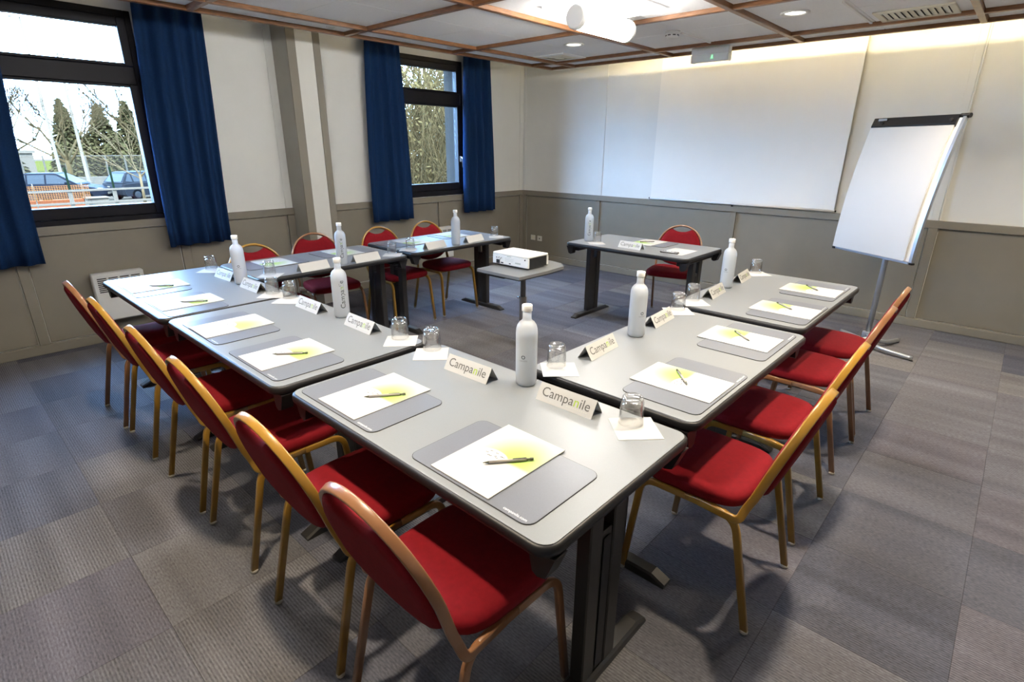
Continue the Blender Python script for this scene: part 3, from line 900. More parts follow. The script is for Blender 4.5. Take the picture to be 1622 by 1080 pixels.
CHAIRS = [
    ('nearest red banquet chair, copper framed, at the right of the nearest table', COPP, (4.51, -5.355), 0),
    ('second red chair from the camera, gold framed, left place of the nearest table', GOLD, (3.998, -5.353), 0.0),
    ('third red chair from the camera in the left row, gold framed', GOLD, (3.36, -5.348), 0.0),
    ('fourth red chair from the camera in the left row, gold framed', GOLD, (2.83, -5.354), 0.0),
    ('fifth red chair in the left row, gold framed, second from the radiator', GOLD, (2.17, -5.360), 0.0),
    ('farthest red chair of the left row, copper framed, next to the radiator', COPP, (1.665, -5.372), 0.0),
    ('nearest red chair of the right column, gold framed, seat fully in view', GOLD, (4.842, -4.352), PI / 2),
    ('second red chair of the right column, gold framed', GOLD, (4.822, -3.768), PI / 2),
    ('third red chair of the right column, copper framed', COPP, (4.806, -3.072), PI / 2),
    ('farthest red chair of the right column, copper framed, before the flip chart', COPP, (4.792, -2.555), PI / 2),
    ('leftmost red chair behind the window row, near the blue curtain', GOLD, (1.44, -4.45), -PI / 2),
    ('red copper framed chair behind the window row in front of the pillar', COPP, (1.24, -3.88), -PI / 2 - 0.14),
    ('red gold framed chair behind the window row, third from the left', GOLD, (1.315, -3.225), -PI / 2),
    ('rightmost red chair behind the window row, below the narrow window', GOLD, (1.300, -2.652), -PI / 2),
    ('red copper framed chair behind the presenter table', COPP, (3.11, -1.34), PI + 0.25)]
seen = set()
for lb, proto, (x, y), rz in CHAIRS:
    if proto.name not in seen:
        seen.add(proto.name)
        proto.location = (x, y, 0); proto.rotation_euler = (0, 0, rz); proto['label'] = lb
    else:
        dup(proto, (x, y, 0), rz, lb)
# ------------------------------------------------------------------ place settings
ZT0 = TH + 0.0002
PAD_T = 0.0026; NOTE_T = 0.0032
GREY = [0] * 9
def pad_mesh():
    return (MB().prism(rrect(0.228, 0.149, 0.030, 5), 0, PAD_T - 0.0004),
            MB().prism(rrect(0.2265, 0.1475, 0.029, 5), PAD_T - 0.0003, PAD_T))
def make_pad(label, x, y, rz):
    t = thing('desk_pad', label, 'desk pad', (x, y, ZT0), rz, 'desk pads')
    a, b = pad_mesh()
    part('underside', a, 'pad_edge', t)
    part('surface', b, 'desk_pad', t)
    part('lettering', text_mesh('campanile.com', 0.0128, [0] * 13, ['ink_white']), None, t, (0.172, -0.134, PAD_T + 0.0003))
    return t
def make_note(label, x, y, rz, z):
    t = thing('notepad', label, 'notepad', (x, y, z), rz, 'conference notepads')
    part('sheets', MB().cbox(-0.1115, 0.1115, -0.157, 0.157, 0, NOTE_T - 0.0004, 0.0004), 'paper', t)
    part('cover', MB().box(-0.111, 0.111, -0.1565, 0.1565, NOTE_T - 0.0003, NOTE_T), 'notepad_print', t)
    sk = MB()
    rr = random.Random(5)
    for k in range(9):
        u = -0.05 + 0.007 * k; v = -0.006 + 0.016 * math.sin(k * 1.9) * rr.uniform(0.4, 1)
        sk.add([(u, v, 0), (u + 0.008, v + 0.003, 0), (u + 0.007, v + 0.006, 0), (u - 0.001, v + 0.003, 0)], [(0, 1, 2, 3)])
    part('sketch', sk, 'ink_grey', t, (0, 0, NOTE_T + 0.0002))
    ln = MB()
    for k, (a, b) in enumerate(((0.03, 0.098), (-0.09, 0.09))):
        yy = -0.128 - 0.016 * k
        x0 = a
        while x0 < b:
            w = rr.uniform(0.004, 0.009)
            ln.add([(x0, yy, 0), (x0 + w, yy, 0), (x0 + w, yy + 0.0028, 0), (x0, yy + 0.0028, 0)], [(0, 1, 2, 3)])
            x0 += w + 0.004
    part('small_print', ln, 'ink_pale', t, (0, 0, NOTE_T + 0.0002))
    return t
def make_pen(label, tip, tail, z):
    dx, dy = tail[0] - tip[0], tail[1] - tip[1]
    rz = math.atan2(dy, dx)
    t = thing('pen', label, 'pen', ((tip[0] + tail[0]) / 2, (tip[1] + tail[1]) / 2, z), rz, 'conference pens')
    def seg(prof, n=12):
        return MB().loft([[(x, r * math.cos(2 * PI * i / n), 0.0048 + r * math.sin(2 * PI * i / n)) for i in range(n)] for x, r in prof])
    part('barrel', seg([(-0.055, 0.0044), (0.030, 0.0046), (0.05, 0.0044)]), 'pen_grey', t)
    part('tip', seg([(-0.072, 0.0008), (-0.066, 0.0020), (-0.0552, 0.0040)]), 'pen_dark', t)
    part('push_button', seg([(0.0502, 0.0040), (0.054, 0.0030), (0.060, 0.0030), (0.0605, 0.0042), (0.070, 0.0042)]), 'pen_dark', t)
    part('clip', MB().cbox(0.012, 0.050, -0.0014, 0.0014, 0.0096, 0.0108, 0.0004), 'pen_dark', t)
    return t

PLACES = [  # key phrase, pad centre, notepad centre, pen tip, pen tail, rotation (sitter side)
    ('left place of the nearest table', (3.917, -5.217), (3.921, -5.198), (3.923, -5.242), (4.005, -5.133), 0),
    ('right place of the nearest table', (4.551, -5.213), (4.526, -5.196), (4.515, -5.256), (4.609, -5.139), 0),
    ('near place of the middle left-row table', (3.330, -5.241), (3.312, -5.225), (3.293, -5.277), (3.384, -5.170), 0),
    ('far place of the middle left-row table', (2.762, -5.242), (2.755, -5.231), None, None, 0),
    ('near place of the table beside the radiator', (2.157, -5.246), (2.14, -5.232), (2.144, -5.265), (2.224, -5.160), 0),
    ('far place of the table beside the radiator', (1.615, -5.252), (1.61, -5.238), (1.612, -5.274), (1.702, -5.170), 0),
    ('near place of the near right-column table', (4.674, -4.340), (4.656, -4.345), (4.699, -4.383), (4.590, -4.259), PI / 2),
    ('far place of the near right-column table', (4.662, -3.700), (4.629, -3.704), (4.684, -3.734), (4.575, -3.634), PI / 2),
    ('near place of the table before the flip chart', (4.640, -3.060), (4.627, -3.060), (4.662, -3.061), (4.553, -2.967), PI / 2),
    ('far place of the table before the flip chart', (4.622, -2.468), (4.606, -2.498), (4.649, -2.511), (4.549, -2.401), PI / 2),
    ('left place of the table below the pillar', (1.424, -4.423), (1.424, -4.411), None, None, -PI / 2),
    ('right place of the table below the pillar', (1.402, -3.828), (1.413, -3.832), None, None, -PI / 2),
    ('left place of the table below the narrow window', (1.40, -3.19), (1.41, -3.12), None, None, -PI / 2),
    ('right place of the table below the narrow window', (1.36, -2.57), (1.36, -2.60), None, None, -PI / 2),
    ('presenter table', (2.985, -1.600), (2.985, -1.616), (3.02, -1.56), (2.93, -1.67), PI)]
p0 = n0 = pen0 = None
for ph, pc, nc, tip, tail, rz in PLACES:
    lb = 'grey blue desk pad at the ' + ph
    if p0 is None: p0 = make_pad(lb, *pc, rz)
    else: dup(p0, (*pc, ZT0), rz, lb)
    zn = ZT0 + PAD_T + 0.0007
    lb = 'white and green notepad at the ' + ph
    if n0 is None: n0 = make_note(lb, *nc, rz, zn)
    else: dup(n0, (*nc, zn), rz, lb)
    if tip:
        lb = 'grey pen on the notepad at the ' + ph
        zp = zn + NOTE_T + 0.0004
        if pen0 is None: pen0 = make_pen(lb, tip, tail, zp)
        else: dup(pen0, ((tip[0] + tail[0]) / 2, (tip[1] + tail[1]) / 2, zp), math.atan2(tail[1] - tip[1], tail[0] - tip[0]), lb)

# napkins with upturned tumblers
def make_napkin(label, x, y, rz):
    rr = random.Random(3)
    n = 6
    grid = [[(-0.07 + 0.14 * i / n, -0.07 + 0.14 * j / n, 0.0006 + 0.0007 * rr.random()) for j in range(n + 1)] for i in range(n + 1)]
    mb = MB()
    vs = [p for r in grid for p in r] + [(p[0], p[1], 0.0) for r in grid for p in r]
    N1 = n + 1; M1 = N1 * N1
    fs = []
    for i in range(n):
        for j in range(n):
            a, b, c, d = i * N1 + j, (i + 1) * N1 + j, (i + 1) * N1 + j + 1, i * N1 + j + 1
            fs += [(a, b, c, d), (a + M1, d + M1, c + M1, b + M1)]
    for i in range(n):
        fs += [(i * N1, i * N1 + M1, (i + 1) * N1 + M1, (i + 1) * N1), (i * N1 + n, (i + 1) * N1 + n, (i + 1) * N1 + n + M1, i * N1 + n + M1), (i, i + 1, i + 1 + M1, i + M1), (n * N1 + i, n * N1 + i + M1, n * N1 + i + 1 + M1, n * N1 + i + 1)]
    mb.add(vs, fs)
    return thing('napkin', label, 'napkin', (x, y, ZT0), rz, 'white paper napkins', mb.mesh('napkin'), 'paper')
def make_glass(label, x, y):
    t = thing('tumbler', label, 'glass', (x, y, ZT0 + 0.0016), 0, 'upturned tumblers')
    # mouth down: outer wall up to the thick base, then the inner wall back down
    part('wall', MB().lathe([(0.0385, 0.0), (0.0395, 0.001), (0.0385, 0.035), (0.0368, 0.065), (0.0352, 0.080), (0.0340, 0.088), (0.0310, 0.0930), (0.0285, 0.0943), (0.026, 0.094)], 32, cap0=False, cap1=False)
         .lathe([(0.0375, 0.0), (0.0368, 0.036), (0.0345, 0.064), (0.030, 0.076), (0.020, 0.0795), (0.001, 0.080)], 32, cap0=False, cap1=True), 'tumbler_glass', t)
    part('base_disc', MB().lathe([(0.026, 0.094), (0.024, 0.0915), (0.015, 0.090), (0.001, 0.0895)], 32, cap0=False, cap1=True), 'tumbler_glass', t)
    return t
NAPS = [  # place phrase, napkin centre, turn, glass centre
    ('left place of the nearest table', (3.746, -4.804), 0.80, (3.705, -4.765)),
    ('right place of the nearest table', (4.713, -4.777), 0.80, (4.685, -4.757)),
    ('near place of the middle left-row table', (3.521, -4.794), 0.82, (3.485, -4.772)),
    ('far place of the middle left-row table', (2.505, -4.824), 0.70, (2.455, -4.790)),
    ('near place of the table beside the radiator', (2.326, -4.833), 0.80, (2.285, -4.815)),
    ('far place of the table beside the radiator', (1.370, -4.835), 0.80, (1.330, -4.815)),
    ('near place of the near right-column table', (4.246, -4.565), 0.78, (4.215, -4.545)),
    ('far place of the near right-column table', (4.214, -3.486), 0.74, (4.195, -3.455)),
    ('near place of the table before the flip chart', (4.20, -3.262), 0.78, (4.167, -3.215)),
    ('far place of the table before the flip chart', (4.191, -2.242), 0.80, (4.165, -2.21)),
    ('left place of the table below the pillar', (1.815, -4.615), 0.80, (1.785, -4.605)),
    ('right place of the table below the pillar', (1.787, -3.602), 0.80, (1.745, -3.575)),
    ('left place of the table below the narrow window', (1.69, -3.37), 0.80, (1.68, -3.34)),
    ('right place of the table below the narrow window', (1.735, -2.345), 0.80, (1.695, -2.328)),
    ('presenter table', (2.648, -1.965), 0.80, (2.615, -1.905))]
k0 = g0 = None
for ph, nc, rz, gc in NAPS:
    lb = 'paper napkin at the ' + ph
    if k0 is None: k0 = make_napkin(lb, *nc, rz)
    else: dup(k0, (*nc, ZT0), rz, lb)
    lb = 'upturned clear tumbler at the ' + ph
    if g0 is None: g0 = make_glass(lb, *gc)
    else: dup(g0, (*gc, ZT0 + 0.0016), 0, lb)

# folded name cards
def make_card(label, x, y, rz):
    t = thing('name_card', label, 'name card', (x, y, ZT0), rz, 'folded name cards')
    L2, b, h, w = 0.115, 0.034, 0.056, 0.0009
    vs = [(-b, 0), (-b + 2 * w, 0), (0, h - 2.2 * w), (b - 2 * w, 0), (b, 0), (0, h)]
    part('folded_card', MB().prism(vs, -L2, L2, 'x'), 'card', t)
    o = part('lettering', text_mesh('Campanile', 0.047, [0, 0, 0, 0, 0, 1, 0, 0, 0], ['ink_grey', 'ink_green']), None, t)
    tilt = math.atan2(h, b)
    o.rotation_euler = (tilt, 0, 0)
    nv = Vector((0, -math.sin(tilt), math.cos(tilt)))
    c = Vector((0, -b * 0.47, h * 0.53)) + nv * 0.0005
    o.location = c
    fine = MB()
    for k in range(10):
        u = 0.012 + 0.0085 * k
        fine.add([(u, -0.0225, 0), (u + 0.0045, -0.0225, 0), (u + 0.0045, -0.019, 0), (u, -0.019, 0)], [(0, 1, 2, 3)])
    f = part('small_print', fine, 'ink_pale', t)
    f.rotation_euler = (tilt, 0, 0); f.location = c
    return t
CARDS = [
    ('left place of the nearest table', (4.022, -4.836), 0.03),
    ('right place of the nearest table', (4.463, -4.794), 0.02),
    ('near place of the middle left-row table', (3.236, -4.812), -0.02),
    ('far place of the middle left-row table', (2.754, -4.819), 0.0),
    ('near place of the table beside the radiator', (2.096, -4.849), 0.02),
    ('far place of the table beside the radiator', (1.682, -4.846), 0.05),
    ('near place of the near right-column table', (4.247, -4.291), PI / 2 + 0.07),
    ('far place of the near right-column table', (4.229, -3.723), PI / 2 + 0.08),
    ('near place of the table before the flip chart', (4.206, -3.006), PI / 2 + 0.07),
    ('far place of the table before the flip chart', (4.176, -2.496), PI / 2 + 0.09),
    ('left place of the table below the pillar', (1.843, -4.317), -PI / 2 + 0.10),
    ('right place of the table below the pillar', (1.832, -3.878), -PI / 2 + 0.08),
    ('left place of the table below the narrow window', (1.772, -3.147), -PI / 2 + 0.10),
    ('right place of the table below the narrow window', (1.761, -2.672), -PI / 2 + 0.13),
    ('presenter table', (3.012, -1.967), -0.07)]
c0 = None
for ph, pc, rz in CARDS:
    lb = 'white folded name card at the ' + ph
    if c0 is None: c0 = make_card(lb, *pc, rz)
    else: dup(c0, (*pc, ZT0), rz, lb)

# frosted water bottles
def wrap(me, r, z0, about=0.0):
    """copy of a flat lettering mesh bent round a bottle of radius r, facing -Y"""
    m2 = me.copy()
    for v in m2.vertices:
        a = v.co.x / r + about
        v.co = (r * math.sin(a), -r * math.cos(a), z0 + v.co.y)
    return m2
def make_bottle(label, x, y, rz):
    t = thing('water_bottle', label, 'bottle', (x, y, ZT0), rz, 'frosted water bottles')
    part('glass', MB().lathe([(0.026, 0.0), (0.033, 0.002), (0.0375, 0.008), (0.039, 0.018), (0.0395, 0.10), (0.0395, 0.200), (0.0385, 0.215), (0.035, 0.229), (0.028, 0.240), (0.020, 0.2465), (0.0168, 0.251), (0.016, 0.258), (0.016, 0.281)], 32), 'frost_glass', t)
    part('water', MB().lathe([(0.020, 0.006), (0.034, 0.010), (0.0365, 0.02), (0.037, 0.19), (0.034, 0.2)], 24), 'frost_glass', t)
    part('cap', MB().lathe([(0.0172, 0.2812), (0.0188, 0.283), (0.0188, 0.302), (0.0175, 0.305), (0.002, 0.3055)], 24), 'cap_white', t)
    # upright name on one side, ring emblem on the other
    tm = text_mesh('Campanile', 0.034, [0, 0, 0, 0, 0, 1, 0, 0, 0], ['ink_black', 'ink_green'])
    m2 = tm.copy()
    for v in m2.vertices: v.co = (-v.co.y, v.co.x, 0)
    part('lettering', wrap(m2, 0.0398, 0.125), None, t)
    em = MB()
    n = 24
    ri, ro = 0.0046, 0.0072
    vs = []; fs = []
    for i in range(n + 1):
        a = 0.35 + (2 * PI - 0.7) * i / n + PI / 2
        for r in (ri, ro): vs.append((r * math.cos(a), r * math.sin(a), 0))
    for i in range(n): fs.append((2 * i, 2 * i + 1, 2 * i + 3, 2 * i + 2))
    vs += [(-0.0011, 0.003, 0), (0.0011, 0.003, 0), (0.0011, 0.0075, 0), (-0.0011, 0.0075, 0)]
    k = len(vs) - 4
    fs.append((k, k + 1, k + 2, k + 3))
    em.add(vs, fs)
    part('emblem', wrap(em.mesh('emblem'), 0.0398, 0.118, PI), 'ink_black', t)
    part('small_print', wrap(text_mesh('castalie', 0.0105, [0] * 8, ['mirror_grey']), 0.0398, 0.1045, PI), None, t)
    return t
def face(x, y, turn=0.0):
    """rotation that turns the bottle's -Y side to the camera, plus a turn"""
    return math.atan2(-6.144 - y, 5.441 - x) + PI / 2 + turn
BOT = [
    ('left of centre on the nearest table, ring emblem in view', (4.238, -4.755), PI - 0.30),
    ('on the near right-column table', (4.252, -3.992), PI + 0.55),
    ('on the table before the flip chart', (4.182, -2.773), PI - 0.35),
    ('on the middle left-row table, upright name in view', (2.998, -4.777), 0.25),
    ('on the table beside the radiator', (1.907, -4.841), PI - 0.1),
    ('on the table below the pillar', (1.833, -4.081), 0.1),
    ('on the table below the narrow window', (1.795, -2.922), PI / 2),
    ('on the presenter table', (2.52, -1.908), 0.1)]
b0 = None
for ph, pc, turn in BOT:
    lb = 'frosted white capped water bottle ' + ph
    rz = face(*pc, turn)
    if b0 is None: b0 = make_bottle(lb, *pc, rz)
    else: dup(b0, (*pc, ZT0), rz, lb)

# loose sheet and remote control on the presenter table
thing('paper_sheet', 'loose white paper sheet at the right end of the presenter table', 'paper', (3.392, -1.835, ZT0), 0.0, None,
      MB().box(-0.104, 0.104, -0.148, 0.148, 0, 0.0008).mesh('paper_sheet'), 'paper')
t = thing('remote_control', 'dark slim remote control lying on the loose paper sheet', 'remote control', (3.372, -1.955, ZT0 + 0.0011), 0.12)
part('case', MB().cbox(-0.078, 0.078, -0.021, 0.021, 0, 0.014, 0.005), 'black_plastic', t)
part('top_plate', MB().cbox(-0.070, 0.040, -0.0165, 0.0165, 0.0142, 0.0158, 0.0006), 'steel', t)
for k in range(4): part('button', MB().lathe([(0.005, 0.0), (0.0045, 0.0016), (0.001, 0.002)], 10), 'pen_dark', t, (-0.055 + 0.024 * k, 0, 0.016))

# ------------------------------------------------------------------ projector on its stand
SX, SY, SZ = 2.73, -3.045, 0.70
t = thing('projector_stand', 'small grey pedestal table carrying the projector in the middle of the room', 'projector stand', (SX, SY, 0))
half = [(-0.215, -0.31), (0.215, -0.31), (0.225, 0.0), (0.205, 0.22), (0.12, 0.30), (0.0, 0.32), (-0.12, 0.30), (-0.205, 0.22), (-0.225, 0.0)]
part('top', MB().prism(half, SZ - 0.022, SZ, 'z'), 'stand_top', t)
part('top_edge', MB().prism([(x * 0.985, y * 0.985) for x, y in half], SZ - 0.030, SZ - 0.0222, 'z'), 'dark_edge', t)
part('under_box', MB().cbox(-0.19, -0.02, -0.22, -0.04, SZ - 0.065, SZ - 0.0305, 0.004), 'black_plastic', t)
part('upper_column', MB().lathe([(0.021, 0.45), (0.021, SZ - 0.031)], 20, (-0.02, 0, 0)), 'stand_leg', t)
part('lower_column', MB().lathe([(0.029, 0.031), (0.029, 0.452), (0.026, 0.458)], 20, (-0.02, 0, 0)), 'stand_leg', t)
part('clamp_knob', MB().tube([(-0.05, 0.0, 0.44), (-0.075, 0.0, 0.44)], circ(0.010, 10)), 'chrome', t)
part('base', MB().cbox(-0.035, 0.035, -0.21, 0.21, 0.006, 0.030, 0.004), 'stand_leg', t, (-0.02, 0, 0), 0.722)
for sx, sy in ((-0.02 - 0.12, 0.135), (-0.02 + 0.12, -0.135)): part('foot', MB().lathe([(0.016, 0.0006), (0.018, 0.004), (0.016, 0.0056)], 10), 'black_slot', t, (sx, sy, 0))
t = thing('projector', 'white boxy projector with dark sides, ports towards the camera', 'projector', (2.665, -3.03, SZ + 0.0002), 0.02)
PW, PDp, PH = 0.182, 0.122, 0.098
part('shell', MB().cbox(-PW, PW, -PDp, PDp, 0.086, 0.102, 0.006).cbox(-PW, PW, -PDp, -PDp + 0.016, 0.014, 0.0858, 0.003).cbox(-PW, PW, PDp - 0.016, PDp, 0.014, 0.0858, 0.003), 'projector_white', t)
part('bottom_tray', MB().cbox(-PW + 0.004, PW - 0.004, -PDp + 0.004, PDp - 0.004, 0.008, 0.0138, 0.002), 'projector_dark', t)
for s_ in (-1, 1):
    sp = part('side_panel', MB().box(s_ * (PW - 0.012) - 0.004, s_ * (PW - 0.012) + 0.004, -PDp + 0.0165, PDp - 0.0165, 0.014, 0.0858), 'projector_dark', t)
    for k in range(11): part('vent_fin', MB().box(s_ * (PW - 0.006) - 0.0015, s_ * (PW - 0.006) + 0.0015, -PDp + 0.02, PDp - 0.02, 0.018 + 0.006 * k, 0.0205 + 0.006 * k), 'projector_dark', sp)
yb = -PDp - 0.0006
def pbox(nm, x0, x1, z0, z1, mm, d=0.0012): part(nm, MB().box(x0, x1, -PDp - d, -PDp - 0.0001, z0, z1), mm, t)
pbox('power_inlet', -0.142, -0.105, 0.018, 0.047, 'black_slot')
pbox('video_port', -0.094, -0.068, 0.022, 0.031, 'black_slot')
pbox('usb_port', -0.010, 0.008, 0.024, 0.031, 'black_slot')
pbox('label_plate', 0.052, 0.108, 0.034, 0.046, 'ink_pale')
pbox('badge', -0.030, 0.012, 0.078, 0.084, 'ink_pale')
for (x, z, r) in ((-0.138, 0.062, 0.0045), (-0.122, 0.060, 0.003), (-0.112, 0.066, 0.003), (-0.100, 0.058, 0.003), (-0.088, 0.062, 0.0035), (-0.102, 0.050, 0.003), (0.150, 0.074, 0.006)):
    part('jack', MB().prism([(x + a, z + b) for a, b in circ(r, 12)], -PDp - 0.0014, -PDp - 0.0001, 'y'), 'black_slot', t)
for k in range(5):
    pbox('marking', -0.052 + 0.0, 0.04 - 0.01 * (k % 2), 0.040 + 0.0065 * k, 0.0415 + 0.0065 * k, 'ink_pale', 0.0006)
part('lens', MB().loft([[(0.085 + r * math.cos(a), yy, 0.055 + r * math.sin(a)) for a in [2 * PI * i / 20 for i in range(20)]] for r, yy in ((0.034, PDp + 0.0005), (0.034, PDp + 0.022), (0.026, PDp + 0.020), (0.024, PDp + 0.012))]), 'black_plastic', t)
for sx in (-0.15, 0.15):
    for sy in (-0.09, 0.09): part('foot', MB().lathe([(0.009, 0.0), (0.010, 0.0078)], 10), 'black_slot', t, (sx, sy, 0))

# ------------------------------------------------------------------ flip chart
FX, FY = 4.72, -0.81
th = -0.595
t = thing('flip_chart', 'white paper flip chart on grey stand with black clamp bar', 'flip chart', (FX, FY, 0), th)
# local x along the board, local -y towards the room
ZBT, ZTP, HWB = 0.747, 1.80, 0.385
SHX = -0.09
def foff(z):
    u = max(0, min(1, (z - ZBT) / (ZTP - ZBT)))
    return -0.071 + 0.157 * u ** 1.8
zs = [ZBT + (ZTP - ZBT) * k / 14 for k in range(15)]
def sheet(x0, x1, d0, d1, za=0, zb=1):
    rings = []
    for z in [ZBT + (ZTP - ZBT) * (za + (zb - za) * k / 14) for k in range(15)]:
        y = foff(z)
        rings.append([(SHX + x0, y + d0, z), (SHX + x1, y + d0, z), (SHX + x1, y + d1, z), (SHX + x0, y + d1, z)])
    return MB().loft(rings, False)
part('board', sheet(-HWB + 0.022, HWB - 0.022, -0.004, 0.006), 'white_plastic', t)
for s_ in (-1, 1):
    part('side_rail', sheet(s_ * (HWB - 0.010) - 0.0115, s_ * (HWB - 0.010) + 0.0115, -0.012, 0.014), 'steel', t)
    part('corner_cap', MB().cbox(SHX + s_ * (HWB - 0.004) - 0.016, SHX + s_ * (HWB - 0.004) + 0.016, foff(ZBT) - 0.014, foff(ZBT) + 0.016, ZBT - 0.018, ZBT - 0.0005, 0.004), 'black_plastic', t)
part('bottom_rail', MB().cbox(SHX - HWB + 0.02, SHX + HWB - 0.022, foff(ZBT) - 0.014, foff(ZBT) + 0.012, ZBT - 0.016, ZBT + 0.004, 0.003), 'steel', t)
pp = part('paper_pad', sheet(-HWB + 0.008, HWB - 0.055, -0.022, -0.0135, 0.02, 0.94), 'flip_paper', t)
# lowest corner of the top sheet lifts a little
part('top_sheet', sheet(-HWB + 0.004, HWB - 0.060, -0.0235, -0.0225, 0.004, 0.94), 'flip_paper', t)
zc = ZTP - 0.028
cl = part('clamp_bar', MB().loft([[(x, foff(ZTP) + y, z) for y, z in ((-0.030, ZTP - 0.075), (0.004, ZTP - 0.078), (0.016, ZTP + 0.002), (0.006, ZTP + 0.012), (-0.012, ZTP + 0.010), (-0.034, ZTP - 0.05))] for x in (SHX - HWB - 0.004, SHX + HWB - 0.05)], False), 'black_plastic', t)
for s_ in (-1, 1): part('peg', MB().tube([(SHX + s_ * (HWB - 0.09), foff(ZTP) - 0.022, ZTP - 0.022), (SHX + s_ * (HWB - 0.09), foff(ZTP) - 0.040, ZTP - 0.026)], circ(0.010, 12)), 'dark_leg', cl)
part('badge', MB().box(SHX - HWB + 0.05, SHX - HWB + 0.13, foff(ZTP) - 0.0265, foff(ZTP) - 0.0245, ZTP - 0.012, ZTP + 0.004), 'mirror_grey', cl)
part('end_knob', MB().tube([(SHX + HWB - 0.049, foff(ZTP) + 0.002, ZTP + 0.0), (SHX + HWB + 0.018, foff(ZTP) + 0.002, ZTP + 0.0)], circ(0.017, 12)), 'black_plastic', t)
part('pole', MB().lathe([(0.021, 0.045), (0.021, 1.25)], 18), 'steel', t)
part('pole_upper', MB().lathe([(0.016, 1.2505), (0.016, 1.45)], 16), 'steel', t)
part('head_bracket', MB().cbox(-0.07, 0.07, foff(1.1) + 0.0145, -0.0165, 1.05, 1.16, 0.004).cbox(-0.05, 0.05, 0.0165, foff(1.45) + 0.06, 1.38, 1.46, 0.004), 'black_plastic', t)
inv = Matrix.Rotation(-th, 3, 'Z')
def loc2(p): return inv @ Vector((p[0] - FX, p[1] - FY, p[2]))
A1 = [(4.505, -0.725, 0.022), (4.657, -0.865, 0.034), (4.795, -1.010, 0.036), (4.93, -1.075, 0.030), (5.086, -1.106, 0.022)]
A2 = [(4.52, -1.06, 0.022), (4.66, -0.99, 0.034), (4.76, -0.935, 0.066), (4.86, -0.85, 0.036), (4.927, -0.668, 0.022)]
A3 = [(4.735, -0.945, 0.036), (4.727, -0.87, 0.05), (4.72, -0.81, 0.055)]
for A in (A1, A2):
    part('base_arm', MB().tube([loc2(p) for p in smooth_path(A, 6)], circ(0.0175, 12)), 'steel', t)
part('base_hub', MB().cbox(-0.032, 0.032, -0.032, 0.032, 0.0006, 0.09, 0.006), 'steel', t)
part('hub_bar', MB().tube([loc2((4.72, -0.83, 0.07)), loc2((4.76, -0.935, 0.05)), loc2((4.775, -0.99, 0.036))], circ(0.014, 10)), 'steel', t)
for A in (A1, A2):
    for e in (A[0], A[-1]): part('rubber_foot', MB().lathe([(0.012, 0.0006), (0.014, 0.005)], 10), 'black_slot', t, loc2((e[0], e[1], 0)))
# ------------------------------------------------------------------ outside
GZ = -1.3
gr = struct('floor', MB().box(-140, -0.36, -70, 110, GZ - 0.2, GZ), 'asphalt', None, None)
gr.name = 'car_park_ground'
gr['label'] = 'grey asphalt ground of the car park outside the window'
vg = thing('lawn', 'strip of green grass between the cars and the pale fence', 'grass', (0, 0, 0), 0, None, MB().cbox(-41.6, -35.2, -40, 60, GZ + 0.0006, GZ + 0.10, 0.02).mesh('lawn'), 'grass')
vg2 = thing('field', 'pale field beyond the fence outside', 'grass', (0, 0, 0), 0, None, MB().cbox(-120, -43.2, -60, 90, GZ + 0.0006, GZ + 0.12, 0.02).mesh('field'), 'grass')
thing('low_wall', 'low white wall under the pale fence outside', 'wall', (0, 0, 0), 0, None, MB().cbox(-42.9, -42.6, -25, 45, GZ + 0.0006, -0.56, 0.01).mesh('low_wall'), 'concrete_white')
t = thing('fence', 'pale post and rail fence behind the parked cars', 'fence', (-42.75, 0, -0.5595))
k = 0
for y in [-6.4 + 1.145 * i for i in range(24)]:
    part('post', MB().cbox(-0.05, 0.05, y - 0.05, y + 0.05, 0, 1.34, 0.008), 'fence_white', t)
part('top_rail', MB().cbox(-0.03, 0.03, -6.5, 20.2, 1.3405, 1.40, 0.006), 'fence_white', t)
wires = MB()
for i in range(26):
    z = 0.05 + 0.049 * i
    wires.box(0.052, 0.058, -6.4, 20.1, z, z + 0.007)
part('wire_mesh', wires, 'fence_white', t)['kind'] = 'stuff'
t = thing('warehouse', 'long low white building far beyond the fence', 'building', (-66, -6, GZ + 0.1205))
part('wall', MB().box(-6, 0, -6, 9.0, 0.0006, 1.9), 'concrete_white', t)
part('roof', MB().box(-6.2, 0.2, -6.2, 9.2, 1.9005, 2.15), 'fence_white', t)

def lamp_post(label, x, y, h, arm):
    t = thing('lamp_post', label, 'lamp post', (x, y, GZ), 0, 'white lamp posts')
    part('pole', MB().lathe([(0.115, 0.0006), (0.115, 0.8), (0.09, 0.82), (0.055, h)], 12), 'fence_white', t)
    hd = part('lamp_head', MB().loft([[(px * w_, py + a, z) for px, py in rrect(0.16, 0.02, 0.015, 2)] for a, w_, z in ((arm * 0.0, 0.6, h + 0.001), (arm * 0.35, 1.0, h + 0.06), (arm * 0.9, 0.8, h + 0.10))]), 'mirror_grey', t)
    part('lens', MB().cbox(-0.1, 0.1, min(arm * 0.3, arm * 0.7), max(arm * 0.3, arm * 0.7), h - 0.04, h - 0.0005, 0.01), 'lamp_lens', t)
lamp_post('tall white lamp post left of the bare tree outside', -36, 0.18, 9.2, -0.8)
lamp_post('white lamp post right of the bare tree outside', -36, 1.40, 7.6, 0.8)

